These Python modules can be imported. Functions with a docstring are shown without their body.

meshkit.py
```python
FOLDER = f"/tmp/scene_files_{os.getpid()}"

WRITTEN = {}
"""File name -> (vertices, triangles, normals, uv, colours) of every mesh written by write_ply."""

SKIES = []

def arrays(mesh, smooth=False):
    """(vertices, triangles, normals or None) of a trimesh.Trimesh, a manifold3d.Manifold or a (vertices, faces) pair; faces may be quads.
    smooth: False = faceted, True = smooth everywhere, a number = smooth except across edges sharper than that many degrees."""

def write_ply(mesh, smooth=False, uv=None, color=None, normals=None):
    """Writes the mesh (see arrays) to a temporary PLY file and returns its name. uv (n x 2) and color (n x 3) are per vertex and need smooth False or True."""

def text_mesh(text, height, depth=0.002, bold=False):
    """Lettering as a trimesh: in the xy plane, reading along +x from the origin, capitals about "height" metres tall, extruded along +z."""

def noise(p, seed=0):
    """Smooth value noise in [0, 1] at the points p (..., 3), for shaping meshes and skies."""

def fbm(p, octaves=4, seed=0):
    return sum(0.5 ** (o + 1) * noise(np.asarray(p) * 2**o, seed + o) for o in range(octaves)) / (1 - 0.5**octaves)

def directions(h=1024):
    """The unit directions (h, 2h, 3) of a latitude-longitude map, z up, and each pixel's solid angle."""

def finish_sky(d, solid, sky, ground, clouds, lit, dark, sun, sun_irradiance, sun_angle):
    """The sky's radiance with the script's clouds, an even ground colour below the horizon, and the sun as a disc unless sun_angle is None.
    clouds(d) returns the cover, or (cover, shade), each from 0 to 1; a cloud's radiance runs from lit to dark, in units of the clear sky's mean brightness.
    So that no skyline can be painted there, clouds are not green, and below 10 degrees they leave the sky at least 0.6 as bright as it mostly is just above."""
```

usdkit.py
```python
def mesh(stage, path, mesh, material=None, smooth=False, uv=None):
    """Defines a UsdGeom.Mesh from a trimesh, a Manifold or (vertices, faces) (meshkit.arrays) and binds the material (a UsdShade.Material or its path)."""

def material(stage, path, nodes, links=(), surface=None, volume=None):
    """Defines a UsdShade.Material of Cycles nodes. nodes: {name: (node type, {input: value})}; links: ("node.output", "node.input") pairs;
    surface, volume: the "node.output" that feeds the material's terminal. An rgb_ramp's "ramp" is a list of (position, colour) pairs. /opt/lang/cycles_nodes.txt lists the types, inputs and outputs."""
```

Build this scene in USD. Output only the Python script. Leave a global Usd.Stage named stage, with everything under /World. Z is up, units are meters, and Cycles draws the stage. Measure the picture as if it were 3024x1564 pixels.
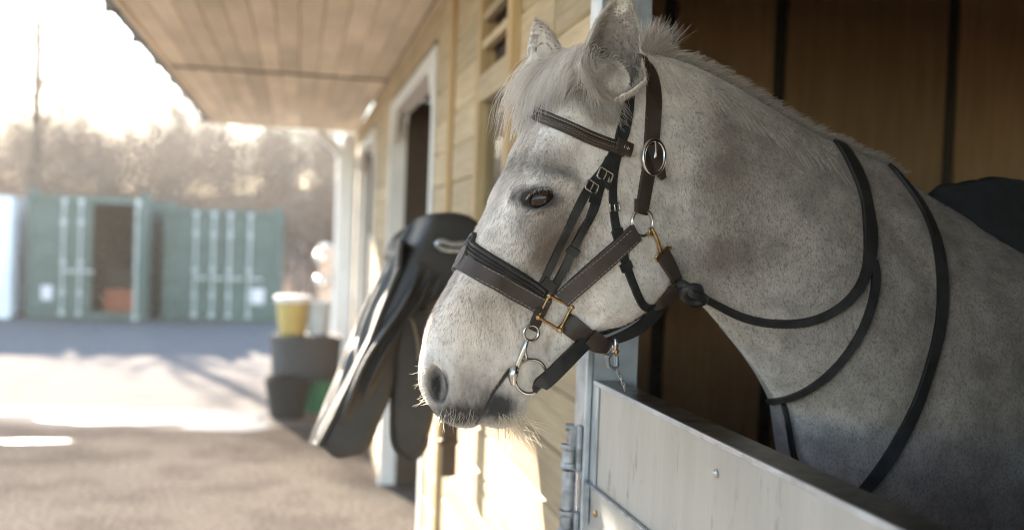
import math
import numpy as np, trimesh, usdkit, meshkit
from pxr import Usd, UsdGeom, UsdLux, UsdShade, Sdf, Gf, Vt
from scipy.spatial import cKDTree
from scipy.interpolate import RBFInterpolator
from scipy.ndimage import map_coordinates

stage = Usd.Stage.CreateInMemory()
UsdGeom.SetStageUpAxis(stage, UsdGeom.Tokens.z)
UsdGeom.Xform.Define(stage, '/World')
UsdGeom.Scope.Define(stage, '/World/Looks')

# ------------------------------------------------------------------ camera, sky, sun, exposure
EXPOSURE = 2.75
SKY = 0.075
SUN = 1.25
HAZE = 0.0006
SUN_AZ, SUN_EL = math.radians(-19.0), math.radians(18.5)     # azimuth from +y towards +x
CAM = np.array([-0.6, 0.0, 1.7])
FPX, CX, CY = 3100.0, 1512.0, 782.0
yaw, pit, rol = 0.20216144, -0.02674335, 0.03798173
FW = np.array([math.sin(yaw) * math.cos(pit), math.cos(yaw) * math.cos(pit), math.sin(pit)])
_r = np.cross(FW, [0, 0, 1.0]); _r /= np.linalg.norm(_r); _u = np.cross(_r, FW)
RT = _r * math.cos(rol) + _u * math.sin(rol)
UP = -_r * math.sin(rol) + _u * math.cos(rol)
cam = UsdGeom.Camera.Define(stage, '/World/camera')
M = Gf.Matrix4d(*RT, 0, *UP, 0, *(-FW), 0, *CAM, 1)
cam.AddTransformOp().Set(M)
cam.CreateHorizontalApertureAttr(36.0)
cam.CreateFocalLengthAttr(FPX / 3024 * 36.0)
cam.CreateFStopAttr(2.2)
cam.CreateFocusDistanceAttr(1.66)
cam.CreateExposureAttr(EXPOSURE)
cam.CreateClippingRangeAttr(Gf.Vec2f(0.05, 5000))

sunv = np.array([math.sin(SUN_AZ) * math.cos(SUN_EL), math.cos(SUN_AZ) * math.cos(SUN_EL), math.sin(SUN_EL)])
dome = UsdLux.DomeLight.Define(stage, '/World/sky')
skym = usdkit.material(stage, '/World/Looks/sky', {
    'sky': ('sky_texture', {'sky_type': 'single_scattering', 'sun_disc': False, 'sun_elevation': SUN_EL, 'sun_rotation': SUN_AZ,
                            'air_density': 1.0, 'aerosol_density': 0.35, 'ozone_density': 1.0}),
    'bg': ('background_shader', {'strength': SKY})}, [('sky.color', 'bg.color')], surface='bg.background')
UsdShade.MaterialBindingAPI.Apply(dome.GetPrim()).Bind(skym)
dome.GetPrim().SetCustomDataByKey('kind', 'structure')
sun = UsdLux.DistantLight.Define(stage, '/World/sun')
sun.CreateIntensityAttr(SUN); sun.CreateAngleAttr(0.53); sun.CreateColorAttr(Gf.Vec3f(1.0, 0.86, 0.70))
sun.GetPrim().CreateAttribute('inputs:normalize', Sdf.ValueTypeNames.Bool).Set(True)
sx = np.cross([0, 0, 1.0], sunv); sx /= np.linalg.norm(sx); sy = np.cross(sunv, sx)
sun.AddTransformOp().Set(Gf.Matrix4d(*sx, 0, *sy, 0, *sunv, 0, 0, 0, 30, 1))

rng = np.random.default_rng(7)


def ray(px, py):
    return FW + RT * ((px - CX) / FPX) - UP * ((py - CY) / FPX)
def onx(px, py, x):
    d = ray(px, py); return CAM + d * ((x - CAM[0]) / d[0])
def ony(px, py, y):
    d = ray(px, py); return CAM + d * ((y - CAM[1]) / d[1])
def onz(px, py, z):
    d = ray(px, py); return CAM + d * ((z - CAM[2]) / d[2])

# ------------------------------------------------------------------ helpers
_used = {}
def path(parent, name):
    k = (parent, name); n = _used.get(k, 0); _used[k] = n + 1
    return f'{parent}/{name}' if n == 0 else f'{parent}/{name}_{n:03d}'
def tag(prim, label=None, cat=None, group=None, kind=None):
    for k, v in (('label', label), ('category', cat), ('group', group), ('kind', kind)):
        if v: prim.SetCustomDataByKey(k, v)
def thing(name, label, cat, group=None, kind=None, loc=None, rz=0):
    p = path('/World', name); x = UsdGeom.Xform.Define(stage, p)
    if loc is not None:
        x.AddTranslateOp().Set(Gf.Vec3d(*map(float, loc)))
        if rz: x.AddRotateZOp().Set(float(rz))
    tag(x.GetPrim(), label, cat, group, kind); return p
def part(parent, name, mesh, mat, smooth=False, label=None, uv=None, kind=None):
    if isinstance(mesh, list): mesh = trimesh.util.concatenate(mesh)
    p = path(parent, name)
    m = usdkit.mesh(stage, p, mesh, mat, smooth=smooth, uv=uv)
    tag(m.GetPrim(), label, kind=kind); return p
def solo(name, mesh, mat, label=None, cat=None, group=None, kind=None, smooth=False):
    p = part('/World', name, mesh, mat, smooth); tag(stage.GetPrimAtPath(p), label, cat, group, kind); return p
def copy(src, name, label, group, loc, rz=0, cat=None):
    p = path('/World', name); x = UsdGeom.Xform.Define(stage, p)
    x.AddTranslateOp().Set(Gf.Vec3d(*map(float, loc)))
    if rz: x.AddRotateZOp().Set(float(rz))
    x.GetPrim().GetReferences().AddInternalReference(src); x.GetPrim().SetInstanceable(True)
    tag(x.GetPrim(), label, cat, group); return p

def box(x0, x1, y0, y1, z0, z1):
    m = trimesh.creation.box([x1 - x0, y1 - y0, z1 - z0]); m.apply_translation([(x0 + x1) / 2, (y0 + y1) / 2, (z0 + z1) / 2]); return m
def bevbox(x0, x1, y0, y1, z0, z1, b=0.004):
    """box with chamfered edges (convex hull of 24 points)"""
    P = []
    for sx_ in (0, 1):
        for sy_ in (0, 1):
            for sz_ in (0, 1):
                c = [(x0, x1)[sx_], (y0, y1)[sy_], (z0, z1)[sz_]]; s = [1 - 2 * sx_, 1 - 2 * sy_, 1 - 2 * sz_]
                for k in range(3):
                    q = list(c)
                    for j in range(3):
                        if j != k: q[j] += s[j] * b
                    P.append(q)
    return trimesh.convex.convex_hull(np.array(P))
def extr_y(poly, y0, y1, close=True):
    """extrude an (x,z) polygon (convex) along y"""
    P = np.array(poly, float); n = len(P)
    v = np.vstack([np.c_[P[:, 0], np.full(n, y0), P[:, 1]], np.c_[P[:, 0], np.full(n, y1), P[:, 1]]])
    f = []
    for i in range(n):
        j = (i + 1) % n; f += [[i, j, n + j], [i, n + j, n + i]]
    for i in range(1, n - 1): f += [[0, i + 1, i], [n, n + i, n + i + 1]]
    m = trimesh.Trimesh(v, f, process=False); m.fix_normals() if False else None
    if m.volume < 0: m.invert()
    return m
def tube(P, r, n=8, cap=True, closed=False):
    """tube along points P; r scalar or per point"""
    P = np.asarray(P, float); N = len(P); r = np.broadcast_to(np.asarray(r, float), (N,))
    T = np.roll(P, -1, 0) - np.roll(P, 1, 0) if closed else np.gradient(P, axis=0)
    T /= np.linalg.norm(T, axis=1, keepdims=True) + 1e-12
    a = np.array([0, 0, 1.0]) if abs(T[0, 2]) < 0.9 else np.array([1.0, 0, 0])
    u = np.cross(T[0], a); u /= np.linalg.norm(u); rings = []
    for i in range(N):
        u = u - T[i] * (u @ T[i]); u /= np.linalg.norm(u); w = np.cross(T[i], u)
        th = np.linspace(0, 2 * np.pi, n, endpoint=False)
        rings.append(P[i] + r[i] * (np.cos(th)[:, None] * u + np.sin(th)[:, None] * w))
    v = np.vstack(rings); f = []
    M_ = N if closed else N - 1
    for i in range(M_):
        i2 = (i + 1) % N
        for k in range(n):
            k2 = (k + 1) % n
            f += [[i * n + k, i2 * n + k2, i2 * n + k], [i * n + k, i * n + k2, i2 * n + k2]]
    if cap and not closed:
        v = np.vstack([v, P[0], P[-1]])
        for k in range(n):
            k2 = (k + 1) % n
            f += [[N * n, k2, k], [N * n + 1, (N - 1) * n + k, (N - 1) * n + k2]]
    m = trimesh.Trimesh(v, f, process=False)
    if m.volume < 0: m.invert()
    return m
def lathe(prof, c, n=32, axis='z'):
    """revolve (r,z) profile around z at c"""
    prof = np.array(prof, float); N = len(prof); th = np.linspace(0, 2 * np.pi, n, endpoint=False); v = []
    for r_, z_ in prof: v.append(np.c_[r_ * np.cos(th), r_ * np.sin(th), np.full(n, z_)])
    v = np.vstack(v); f = []
    for i in range(N - 1):
        for k in range(n):
            k2 = (k + 1) % n
            f += [[i * n + k, i * n + k2, (i + 1) * n + k2], [i * n + k, (i + 1) * n + k2, (i + 1) * n + k]]
    m = trimesh.Trimesh(v, f, process=False); m.merge_vertices(); m.update_faces(m.nondegenerate_faces())
    if axis == 'x': m.apply_transform(trimesh.transformations.rotation_matrix(np.pi / 2, [0, 1, 0]))
    if axis == 'y': m.apply_transform(trimesh.transformations.rotation_matrix(-np.pi / 2, [1, 0, 0]))
    m.apply_translation(c); return m
def spline(P, n):
    P = np.asarray(P, float)
    t = np.r_[0, np.cumsum(np.linalg.norm(np.diff(P, axis=0), axis=1) ** 0.7)]
    from scipy.interpolate import CubicSpline
    return CubicSpline(t, P)(np.linspace(0, t[-1], n))

# ------------------------------------------------------------------ materials
def mat(name, nodes, links, surface='p.BSDF'):
    return usdkit.material(stage, '/World/Looks/' + name, nodes, links, surface=surface)
def noisy(name, c1, c2, scale=8.0, rough=0.6, metallic=0.0, stretch=(1, 1, 1), bump=0.15, bscale=40.0, dist=0.002, detail=6, ramp=(0.35, 0.65), rough2=None, spec=0.5, c3=None, coat=0.0):
    n = {'co': ('geometry', {}),
         'mp': ('mapping', {'scale': stretch}),
         'oi': ('object_info', {}),
         'sc': ('vector_math', {'math_type': 'scale', 'scale': 37.0}),
         'cx': ('combine_xyz', {'y': 0.0, 'z': 0.0}),
         'ad': ('vector_math', {'math_type': 'add'}),
         'n1': ('noise_texture', {'scale': scale, 'detail': detail, 'roughness': 0.6}),
         'rp': ('rgb_ramp', {'ramp': [(0, c1), (ramp[0], c1), (ramp[1], c2), (1, c3 or c2)]}),
         'n2': ('noise_texture', {'scale': bscale, 'detail': 5, 'roughness': 0.6}),
         'bp': ('bump', {'strength': bump, 'distance': dist}),
         'mr': ('map_range', {'from_min': 0.3, 'from_max': 0.7, 'to_min': rough, 'to_max': rough2 if rough2 is not None else rough + 0.12}),
         'p': ('principled_bsdf', {'metallic': metallic, 'specular_ior_level': spec, 'coat_weight': coat})}
    l = [('co.position', 'mp.vector'), ('oi.random', 'cx.x'), ('cx.vector', 'sc.vector1'), ('mp.vector', 'ad.vector1'), ('sc.vector', 'ad.vector2'),
         ('ad.vector', 'n1.vector'), ('ad.vector', 'n2.vector'),
         ('n1.fac', 'rp.fac'), ('rp.color', 'p.base_color'), ('n2.fac', 'bp.height'), ('bp.normal', 'p.normal'), ('n1.fac', 'mr.value'), ('mr.result', 'p.roughness')]
    return mat(name, n, l)
def wood(name, c1, c2, along='y', rough=0.65, knot=True, var=0.25, bump=0.25):
    st = {'y': (14, 1.0, 14), 'x': (1.0, 14, 14), 'z': (14, 14, 1.0)}[along]
    kt = {'y': (4, 1.6, 4), 'x': (1.6, 4, 4), 'z': (4, 4, 1.6)}[along]
    n = {'co': ('geometry', {}), 'oi': ('object_info', {}), 'cx': ('combine_xyz', {}),
         'sc': ('vector_math', {'math_type': 'scale', 'scale': 53.0}), 'ad': ('vector_math', {'math_type': 'add'}),
         'mp': ('mapping', {'scale': st}), 'mk': ('mapping', {'scale': kt}),
         'n1': ('noise_texture', {'scale': 3.0, 'detail': 7, 'roughness': 0.62, 'distortion': 0.5}),
         'n3': ('noise_texture', {'scale': 0.9, 'detail': 3}),
         'rp': ('rgb_ramp', {'ramp': [(0.25, c1), (0.5, tuple((a + b) / 2 for a, b in zip(c1, c2))), (0.72, c2)]}),
         'vo': ('voronoi_texture', {'scale': 1.0, 'feature': 'f1'}),
         'kr': ('map_range', {'from_min': 0.03, 'from_max': 0.14, 'to_min': 0.75 if knot else 0.0, 'to_max': 0.0, 'clamp': True}),
         'mx': ('mix_color', {'blend_type': 'mix', 'b': tuple(x * 0.35 for x in c1)}),
         'vr': ('map_range', {'from_min': 0.0, 'from_max': 1.0, 'to_min': 1 - var, 'to_max': 1 + var}),
         'hs': ('hsv', {'hue': 0.5, 'saturation': 1.0, 'fac': 1.0}),
         'st': ('map_range', {'from_min': 0.35, 'from_max': 0.7, 'to_min': 0.82, 'to_max': 1.12}),
         'mu': ('math', {'math_type': 'multiply'}),
         'bp': ('bump', {'strength': bump, 'distance': 0.0015}),
         'p': ('principled_bsdf', {'roughness': rough, 'specular_ior_level': 0.35})}
    l = [('co.position', 'ad.vector1'), ('oi.random', 'cx.x'), ('oi.random', 'cx.y'), ('oi.random', 'cx.z'), ('cx.vector', 'sc.vector1'), ('sc.vector', 'ad.vector2'),
         ('ad.vector', 'mp.vector'), ('ad.vector', 'mk.vector'), ('mp.vector', 'n1.vector'), ('ad.vector', 'n3.vector'), ('mk.vector', 'vo.vector'),
         ('n1.fac', 'rp.fac'), ('vo.distance', 'kr.value'), ('kr.result', 'mx.fac'), ('rp.color', 'mx.a'), ('mx.result', 'hs.color'),
         ('oi.random', 'vr.value'), ('n3.fac', 'st.value'), ('vr.result', 'mu.value1'), ('st.result', 'mu.value2'), ('mu.value', 'hs.value'), ('hs.color', 'p.base_color'), ('n1.fac', 'bp.height'), ('bp.normal', 'p.normal')]
    return mat(name, n, l)

W_PINE = wood('pale_pine', (0.37, 0.275, 0.165), (0.56, 0.45, 0.29), 'y', var=0.16)
W_SOFFIT = wood('soffit_pine', (0.74, 0.62, 0.48), (0.86, 0.75, 0.61), 'y', knot=False, var=0.10)
W_FRAME = wood('frame_pine', (0.38, 0.25, 0.12), (0.56, 0.40, 0.22), 'z', var=0.1)
W_PLY = wood('brown_ply', (0.36, 0.20, 0.095), (0.48, 0.29, 0.145), 'z', var=0.2, knot=False)
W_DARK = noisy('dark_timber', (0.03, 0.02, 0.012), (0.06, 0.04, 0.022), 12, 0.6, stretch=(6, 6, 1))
GALV = noisy('galvanised', (0.40, 0.43, 0.47), (0.56, 0.59, 0.63), 14, 0.32, metallic=0.75, rough2=0.5, bump=0.08)
GALV_D = noisy('galvanised_worn', (0.20, 0.21, 0.23), (0.42, 0.44, 0.47), 30, 0.35, metallic=0.85, rough2=0.55, bump=0.25, bscale=120)
WHITE_M = noisy('white_trim', (0.62, 0.63, 0.64), (0.74, 0.74, 0.74), 5, 0.4, bump=0.05)
STEEL = noisy('bright_steel', (0.62, 0.60, 0.57), (0.74, 0.72, 0.69), 60, 0.16, metallic=1.0, rough2=0.26, bump=0.03)
BRASS = noisy('worn_brass', (0.42, 0.24, 0.10), (0.60, 0.40, 0.19), 70, 0.26, metallic=1.0, rough2=0.42, bump=0.1, bscale=200)
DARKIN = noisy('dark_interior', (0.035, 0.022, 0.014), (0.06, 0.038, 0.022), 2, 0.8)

# ------------------------------------------------------------------ ground
def gz(y):
    return -0.2 * np.clip((np.asarray(y, float) - 9.6) / 10.0, 0, 1)
def sheet(xs, ys, zf):
    X, Y = np.meshgrid(xs, ys, indexing='ij'); Z = zf(X, Y)
    v = np.stack([X, Y, Z], -1).reshape(-1, 3); nx, ny = len(xs), len(ys)
    i = np.arange((nx - 1) * (ny - 1)); a = (i // (ny - 1)) * ny + i % (ny - 1)
    return trimesh.Trimesh(v, np.vstack([np.c_[a, a + ny, a + ny + 1], np.c_[a, a + ny + 1, a + 1]]), process=False)

gm = mat('yard_surface', {
    'co': ('geometry', {}), 'sp': ('separate_xyz', {}),
    'nb': ('noise_texture', {'scale': 0.55, 'detail': 4}), 'nb2': ('noise_texture', {'scale': 2.2, 'detail': 5}),
    'wob': ('math', {'math_type': 'multiply_add', 'value2': 2.6}),
    'edge': ('map_range', {'from_min': 10.3, 'from_max': 10.75, 'to_min': 0.0, 'to_max': 1.0, 'clamp': True}),
    'g1': ('noise_texture', {'scale': 34.0, 'detail': 6, 'roughness': 0.75}),
    'g2': ('voronoi_texture', {'scale': 110.0}),
    'tar': ('rgb_ramp', {'ramp': [(0.3, (0.075, 0.068, 0.062)), (0.50, (0.15, 0.137, 0.124)), (0.68, (0.34, 0.315, 0.29))]}),
    'con': ('rgb_ramp', {'ramp': [(0.3, (0.25, 0.235, 0.222)), (0.7, (0.34, 0.325, 0.31))]}),
    'mx': ('mix_color', {}), 'dk': ('mix_color', {'blend_type': 'multiply', 'b': (0.72, 0.71, 0.72)}), 'nw': ('noise_texture', {'scale': 0.42, 'detail': 5, 'roughness': 0.6}), 'wy': ('map_range', {'from_min': 6.2, 'from_max': 8.2, 'to_min': 0.0, 'to_max': 0.9, 'clamp': True}), 'wn': ('map_range', {'from_min': 0.42, 'from_max': 0.6, 'to_min': 0.25, 'to_max': 1.0, 'clamp': True}), 'wm': ('math', {'math_type': 'multiply'}), 'wet': ('mix_color', {'blend_type': 'multiply', 'b': (0.50, 0.49, 0.50)}),
    'dr': ('map_range', {'from_min': 0.45, 'from_max': 0.62, 'to_min': 0.0, 'to_max': 0.8, 'clamp': True}),
    'wr': ('map_range', {'from_min': 0.42, 'from_max': 0.60, 'to_min': 0.62, 'to_max': 0.85, 'clamp': True}),
    'bp': ('bump', {'strength': 0.5, 'distance': 0.004}),
    'p': ('diffuse_bsdf', {})},
    [('co.position', 'sp.vector'), ('co.position', 'nb.vector'), ('co.position', 'nb2.vector'), ('co.position', 'g1.vector'), ('co.position', 'g2.vector'),
     ('nb.fac', 'wob.value1'), ('sp.y', 'wob.value3'), ('wob.value', 'edge.value'), ('g1.fac', 'tar.fac'), ('co.position', 'nw.vector'), ('sp.y', 'wy.value'), ('nw.fac', 'wn.value'), ('wy.result', 'wm.value1'), ('wn.result', 'wm.value2'), ('wm.value', 'wet.fac'), ('tar.color', 'wet.a'), ('nb2.fac', 'con.fac'),
     ('edge.result', 'mx.fac'), ('wet.result', 'mx.a'), ('con.color', 'mx.b'), ('nb2.fac', 'dr.value'), ('dr.result', 'dk.fac'), ('mx.result', 'dk.a'), ('dk.result', 'p.color'),
     ('nb2.fac', 'wr.value'), ('g2.distance', 'bp.height'), ('bp.normal', 'p.normal')])
xs = np.r_[-400, -120, np.linspace(-40, 40, 33), 120, 400]
ys = np.r_[-300, -60, np.linspace(-10, 30, 41), 60, 100, 300, 900]
solo('yard', sheet(xs, ys, lambda X, Y: gz(Y)), gm, kind='structure')
pud = mat('puddle_water', {'co': ('geometry', {}), 'n': ('noise_texture', {'scale': 16.0, 'detail': 3}), 'b': ('bump', {'strength': 0.12, 'distance': 0.01}),
                           'p': ('principled_bsdf', {'base_color': (0.05, 0.045, 0.04), 'roughness': 0.36, 'ior': 1.33})},
          [('co.position', 'n.vector'), ('n.fac', 'b.height'), ('b.normal', 'p.normal')])
def blob(c, a, b, seed, n=72):
    th = np.linspace(0, 2 * np.pi, n, endpoint=False); r_ = 1 + 0.9 * (meshkit.fbm(np.c_[np.cos(th) * 2.2, np.sin(th) * 2.2, np.full(n, seed * 3.1)], 4, seed) - 0.5)
    v = np.c_[c[0] + a * r_ * np.cos(th), c[1] + b * r_ * np.sin(th), np.zeros(n)]
    v = np.vstack([v, [c[0], c[1], 0]]); v[:, 2] = gz(v[:, 1]) + 0.004
    return trimesh.Trimesh(v, [[i, (i + 1) % n, n] for i in range(n)], process=False)
for k, (px, py, a, b) in enumerate(((430, 1230, 1.0, 0.42), (110, 1210, 0.85, 0.20), (690, 1255, 0.42, 0.26), (105, 1303, 0.26, 0.07))):
    solo('puddle', blob(onz(px, py, 0), a, b, k + 2), pud, kind='structure')

# ------------------------------------------------------------------ woodland bank and far trees
bank = noisy('leaf_litter', (0.24, 0.185, 0.15), (0.40, 0.32, 0.26), 0.8, 1.0, bump=0.4, bscale=3.0, dist=0.1, spec=0.0)
def bz(X, Y):
    t = np.clip((Y - 27) / 40.0, 0, 1); t = t * t * (3 - 2 * t)
    return -0.35 + t * (4.3 + 0.7 * np.sin(X * 0.09) + 0.4 * np.sin(X * 0.21 + 1)) + 1.2 * np.clip((Y - 70) / 60, 0, 1)
solo('wooded_bank', sheet(np.linspace(-90, 90, 61), np.linspace(25, 150, 40), bz), bank, kind='structure', smooth=True)
bark = noisy('bare_bark', (0.06, 0.045, 0.035), (0.12, 0.09, 0.07), 6, 0.85, stretch=(4, 4, 1), spec=0.05)
twigm = noisy('bare_twigs', (0.19, 0.145, 0.115), (0.32, 0.25, 0.20), 3, 0.9, spec=0.0)
def bare_tree(h, seed, nb=26, levels=3, lean=0.05, spread=0.38, r0=None, n0=7, taper=.93):
    """(trunk mesh, limbs mesh)"""
    g = np.random.default_rng(seed); r0 = r0 or h * 0.013
    zz = np.linspace(0, h, 12); wob = np.cumsum(g.normal(0, 0.012 * h, (12, 2)), 0) * 0.5
    T = np.c_[wob[:, 0] + lean * zz, wob[:, 1], zz]; T[:, :2] -= T[0, :2]
    trunk = tube(T, r0 * (1 - taper * (zz / h) ** 0.9), n0)
    limbs = []
    def grow(p, d, L, r, lev):
        k = 4; P = [p]
        for _ in range(k):
            d = d + g.normal(0, 0.14, 3) + [0, 0, 0.06]; d /= np.linalg.norm(d); p = p + d * L / k; P.append(p)
        limbs.append(tube(P, r * np.linspace(1, 0.35, k + 1), 4 if lev else 5, cap=False))
        if lev < levels - 1:
            for _ in range(g.integers(3, 5)):
                j = g.integers(1, k + 1); e = d + g.normal(0, 0.55, 3); e /= np.linalg.norm(e)
                grow(P[j], e, L * g.uniform(0.4, 0.65), r * 0.5, lev + 1)
    for i in range(nb):
        t = g.uniform(0.25, 0.98); z = t * h; b = np.array([np.interp(z, zz, T[:, 0]), np.interp(z, zz, T[:, 1]), z])
        a = g.uniform(0, 2 * np.pi); d = np.array([math.cos(a), math.sin(a), g.uniform(0.35, 0.95)]); d /= np.linalg.norm(d)
        grow(b, d, h * spread * (1.1 - 0.8 * t) * g.uniform(0.7, 1.2), r0 * (0.42 * (1 - 0.8 * t)) + 0.006, 0)
    return trunk, trimesh.util.concatenate(limbs)
# the wood that reads as one mass: instanced bare trees
protos = []
wp = '/World/far_wood'
pi = UsdGeom.PointInstancer.Define(stage, wp)
for k in range(4):
    t_, l_ = bare_tree(9.0 + k, 100 + k, nb=30, levels=3, spread=0.34)
    m_ = usdkit.mesh(stage, f'{wp}/bare_tree_{k + 1:03d}', trimesh.util.concatenate([t_, l_]), twigm, smooth=True); protos.append(m_.GetPath())
pos, sc_, ids, ori = [], [], [], []
g = np.random.default_rng(5)
for i in range(1150):
    y = 27 + 90 * g.random() ** 1.6; x = -0.6 + (y * 1.05) * g.uniform(-0.62, 0.24)
    s_ = g.uniform(0.36, 0.62) * (0.55 + y / 190.0)
    pos.append(Gf.Vec3f(float(x), float(y), float(bz(np.array(x), np.array(y)) - 0.3))); sc_.append(Gf.Vec3f(float(s_ * .85), float(s_ * .85), float(s_ * 1.12))); ids.append(int(g.integers(0, 4)))
    a = g.uniform(0, math.pi); ori.append(Gf.Quath(float(math.cos(a)), 0, 0, float(math.sin(a))))
pi.CreatePositionsAttr(pos); pi.CreateScalesAttr(sc_); pi.CreateProtoIndicesAttr(ids); pi.CreateOrientationsAttr(ori)
pi.CreatePrototypesRel().SetTargets(protos)
tag(pi.GetPrim(), 'brown leafless wood rising on the bank behind the containers', 'woodland', kind='stuff')
def tree_at(px, py_top, y, seed, label, lean=0.0, spread=0.2, nb=22, r0=None, taper=.93):
    b = ony(px, 640, y); top = ony(px, py_top, y); z0 = float(bz(np.array(b[0]), np.array(y)))
    t = thing('bare_tree', label, 'tree', 'single bare trees', loc=(b[0], y, z0 - 0.1))
    tr, li = bare_tree(top[2] - z0, seed, nb=nb, levels=3, lean=lean, spread=spread, r0=r0, taper=taper)
    part(t, 'trunk', tr, bark, True); part(t, 'crown', li, twigm)
tree_at(92, -60, 30, 11, 'tall thin leafless tree behind the left green container', lean=-0.02, spread=0.24, nb=30, r0=0.20, taper=.60)
tree_at(835, 395, 48, 12, 'dark leafless tree left of the white corner post of the stable', spread=0.3, nb=34, r0=0.16)
tree_at(330, 415, 44, 13, 'slender bare tree above the gap between the green containers', spread=0.3, nb=30)

# the air over the yard, faintly hazy against the low sun
air = usdkit.material(stage, '/World/Looks/air', {'v': ('principled_volume', {'color': (0.95, 0.93, 0.90), 'density': HAZE, 'anisotropy': 0.55})}, [], volume='v.volume')
if HAZE > 0: solo('haze', box(-110, 110, -20, 170, -2.0, 16.0), air, kind='stuff')
# ------------------------------------------------------------------ shipping containers at the end of the yard
GREEN = noisy('green_paint', (0.055, 0.092, 0.078), (0.092, 0.135, 0.115), 1.6, 0.5, bump=0.12, bscale=25, rough2=0.62)
GREEN_D = noisy('green_paint_shaded_side', (0.07, 0.11, 0.10), (0.10, 0.15, 0.13), 2, 0.5, bump=0.1)
BARM = noisy('grey_lock_bar', (0.42, 0.44, 0.43), (0.58, 0.60, 0.58), 8, 0.45, metallic=0.3)
WHITEP = noisy('white_paint', (0.66, 0.67, 0.70), (0.78, 0.79, 0.80), 2, 0.5)
REDP = noisy('red_print', (0.45, 0.05, 0.04), (0.5, 0.07, 0.05), 3, 0.6)
STICK = noisy('pale_sticker', (0.66, 0.58, 0.62), (0.75, 0.70, 0.72), 9, 0.6)
INBOX = noisy('clutter_orange', (0.36, 0.09, 0.04), (0.42, 0.13, 0.06), 5, 0.7)
def corrug_x(x, y0, y1, z0, z1, amp, pitch=0.26):
    """corrugated side sheet in the plane x, thickness 2 mm, trapezoid waves along y"""
    ys_ = [y0]
    P = []
    n = int((y1 - y0) / pitch)
    for i in range(n):
        a = y0 + i * pitch
        P += [(a, 0), (a + .07, 0), (a + .13, amp), (a + .2, amp)]
    P.append((y1, 0)); P = np.array(P)
    v, f = [], []
    for o in (0, 0.02):
        for z in (z0, z1): v.append(np.c_[x + P[:, 1] + o, P[:, 0], np.full(len(P), z)])
    v = np.vstack(v); m = len(P)
    for i in range(m - 1):
        f += [[i, i + 1, m + i + 1], [i, m + i + 1, m + i], [2 * m + i, 3 * m + i + 1, 2 * m + i + 1], [2 * m + i, 3 * m + i, 3 * m + i + 1],
              [m + i, m + i + 1, 3 * m + i + 1], [m + i, 3 * m + i + 1, 3 * m + i]]
    return trimesh.Trimesh(v, f, process=False)
ZB = -0.2
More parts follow.
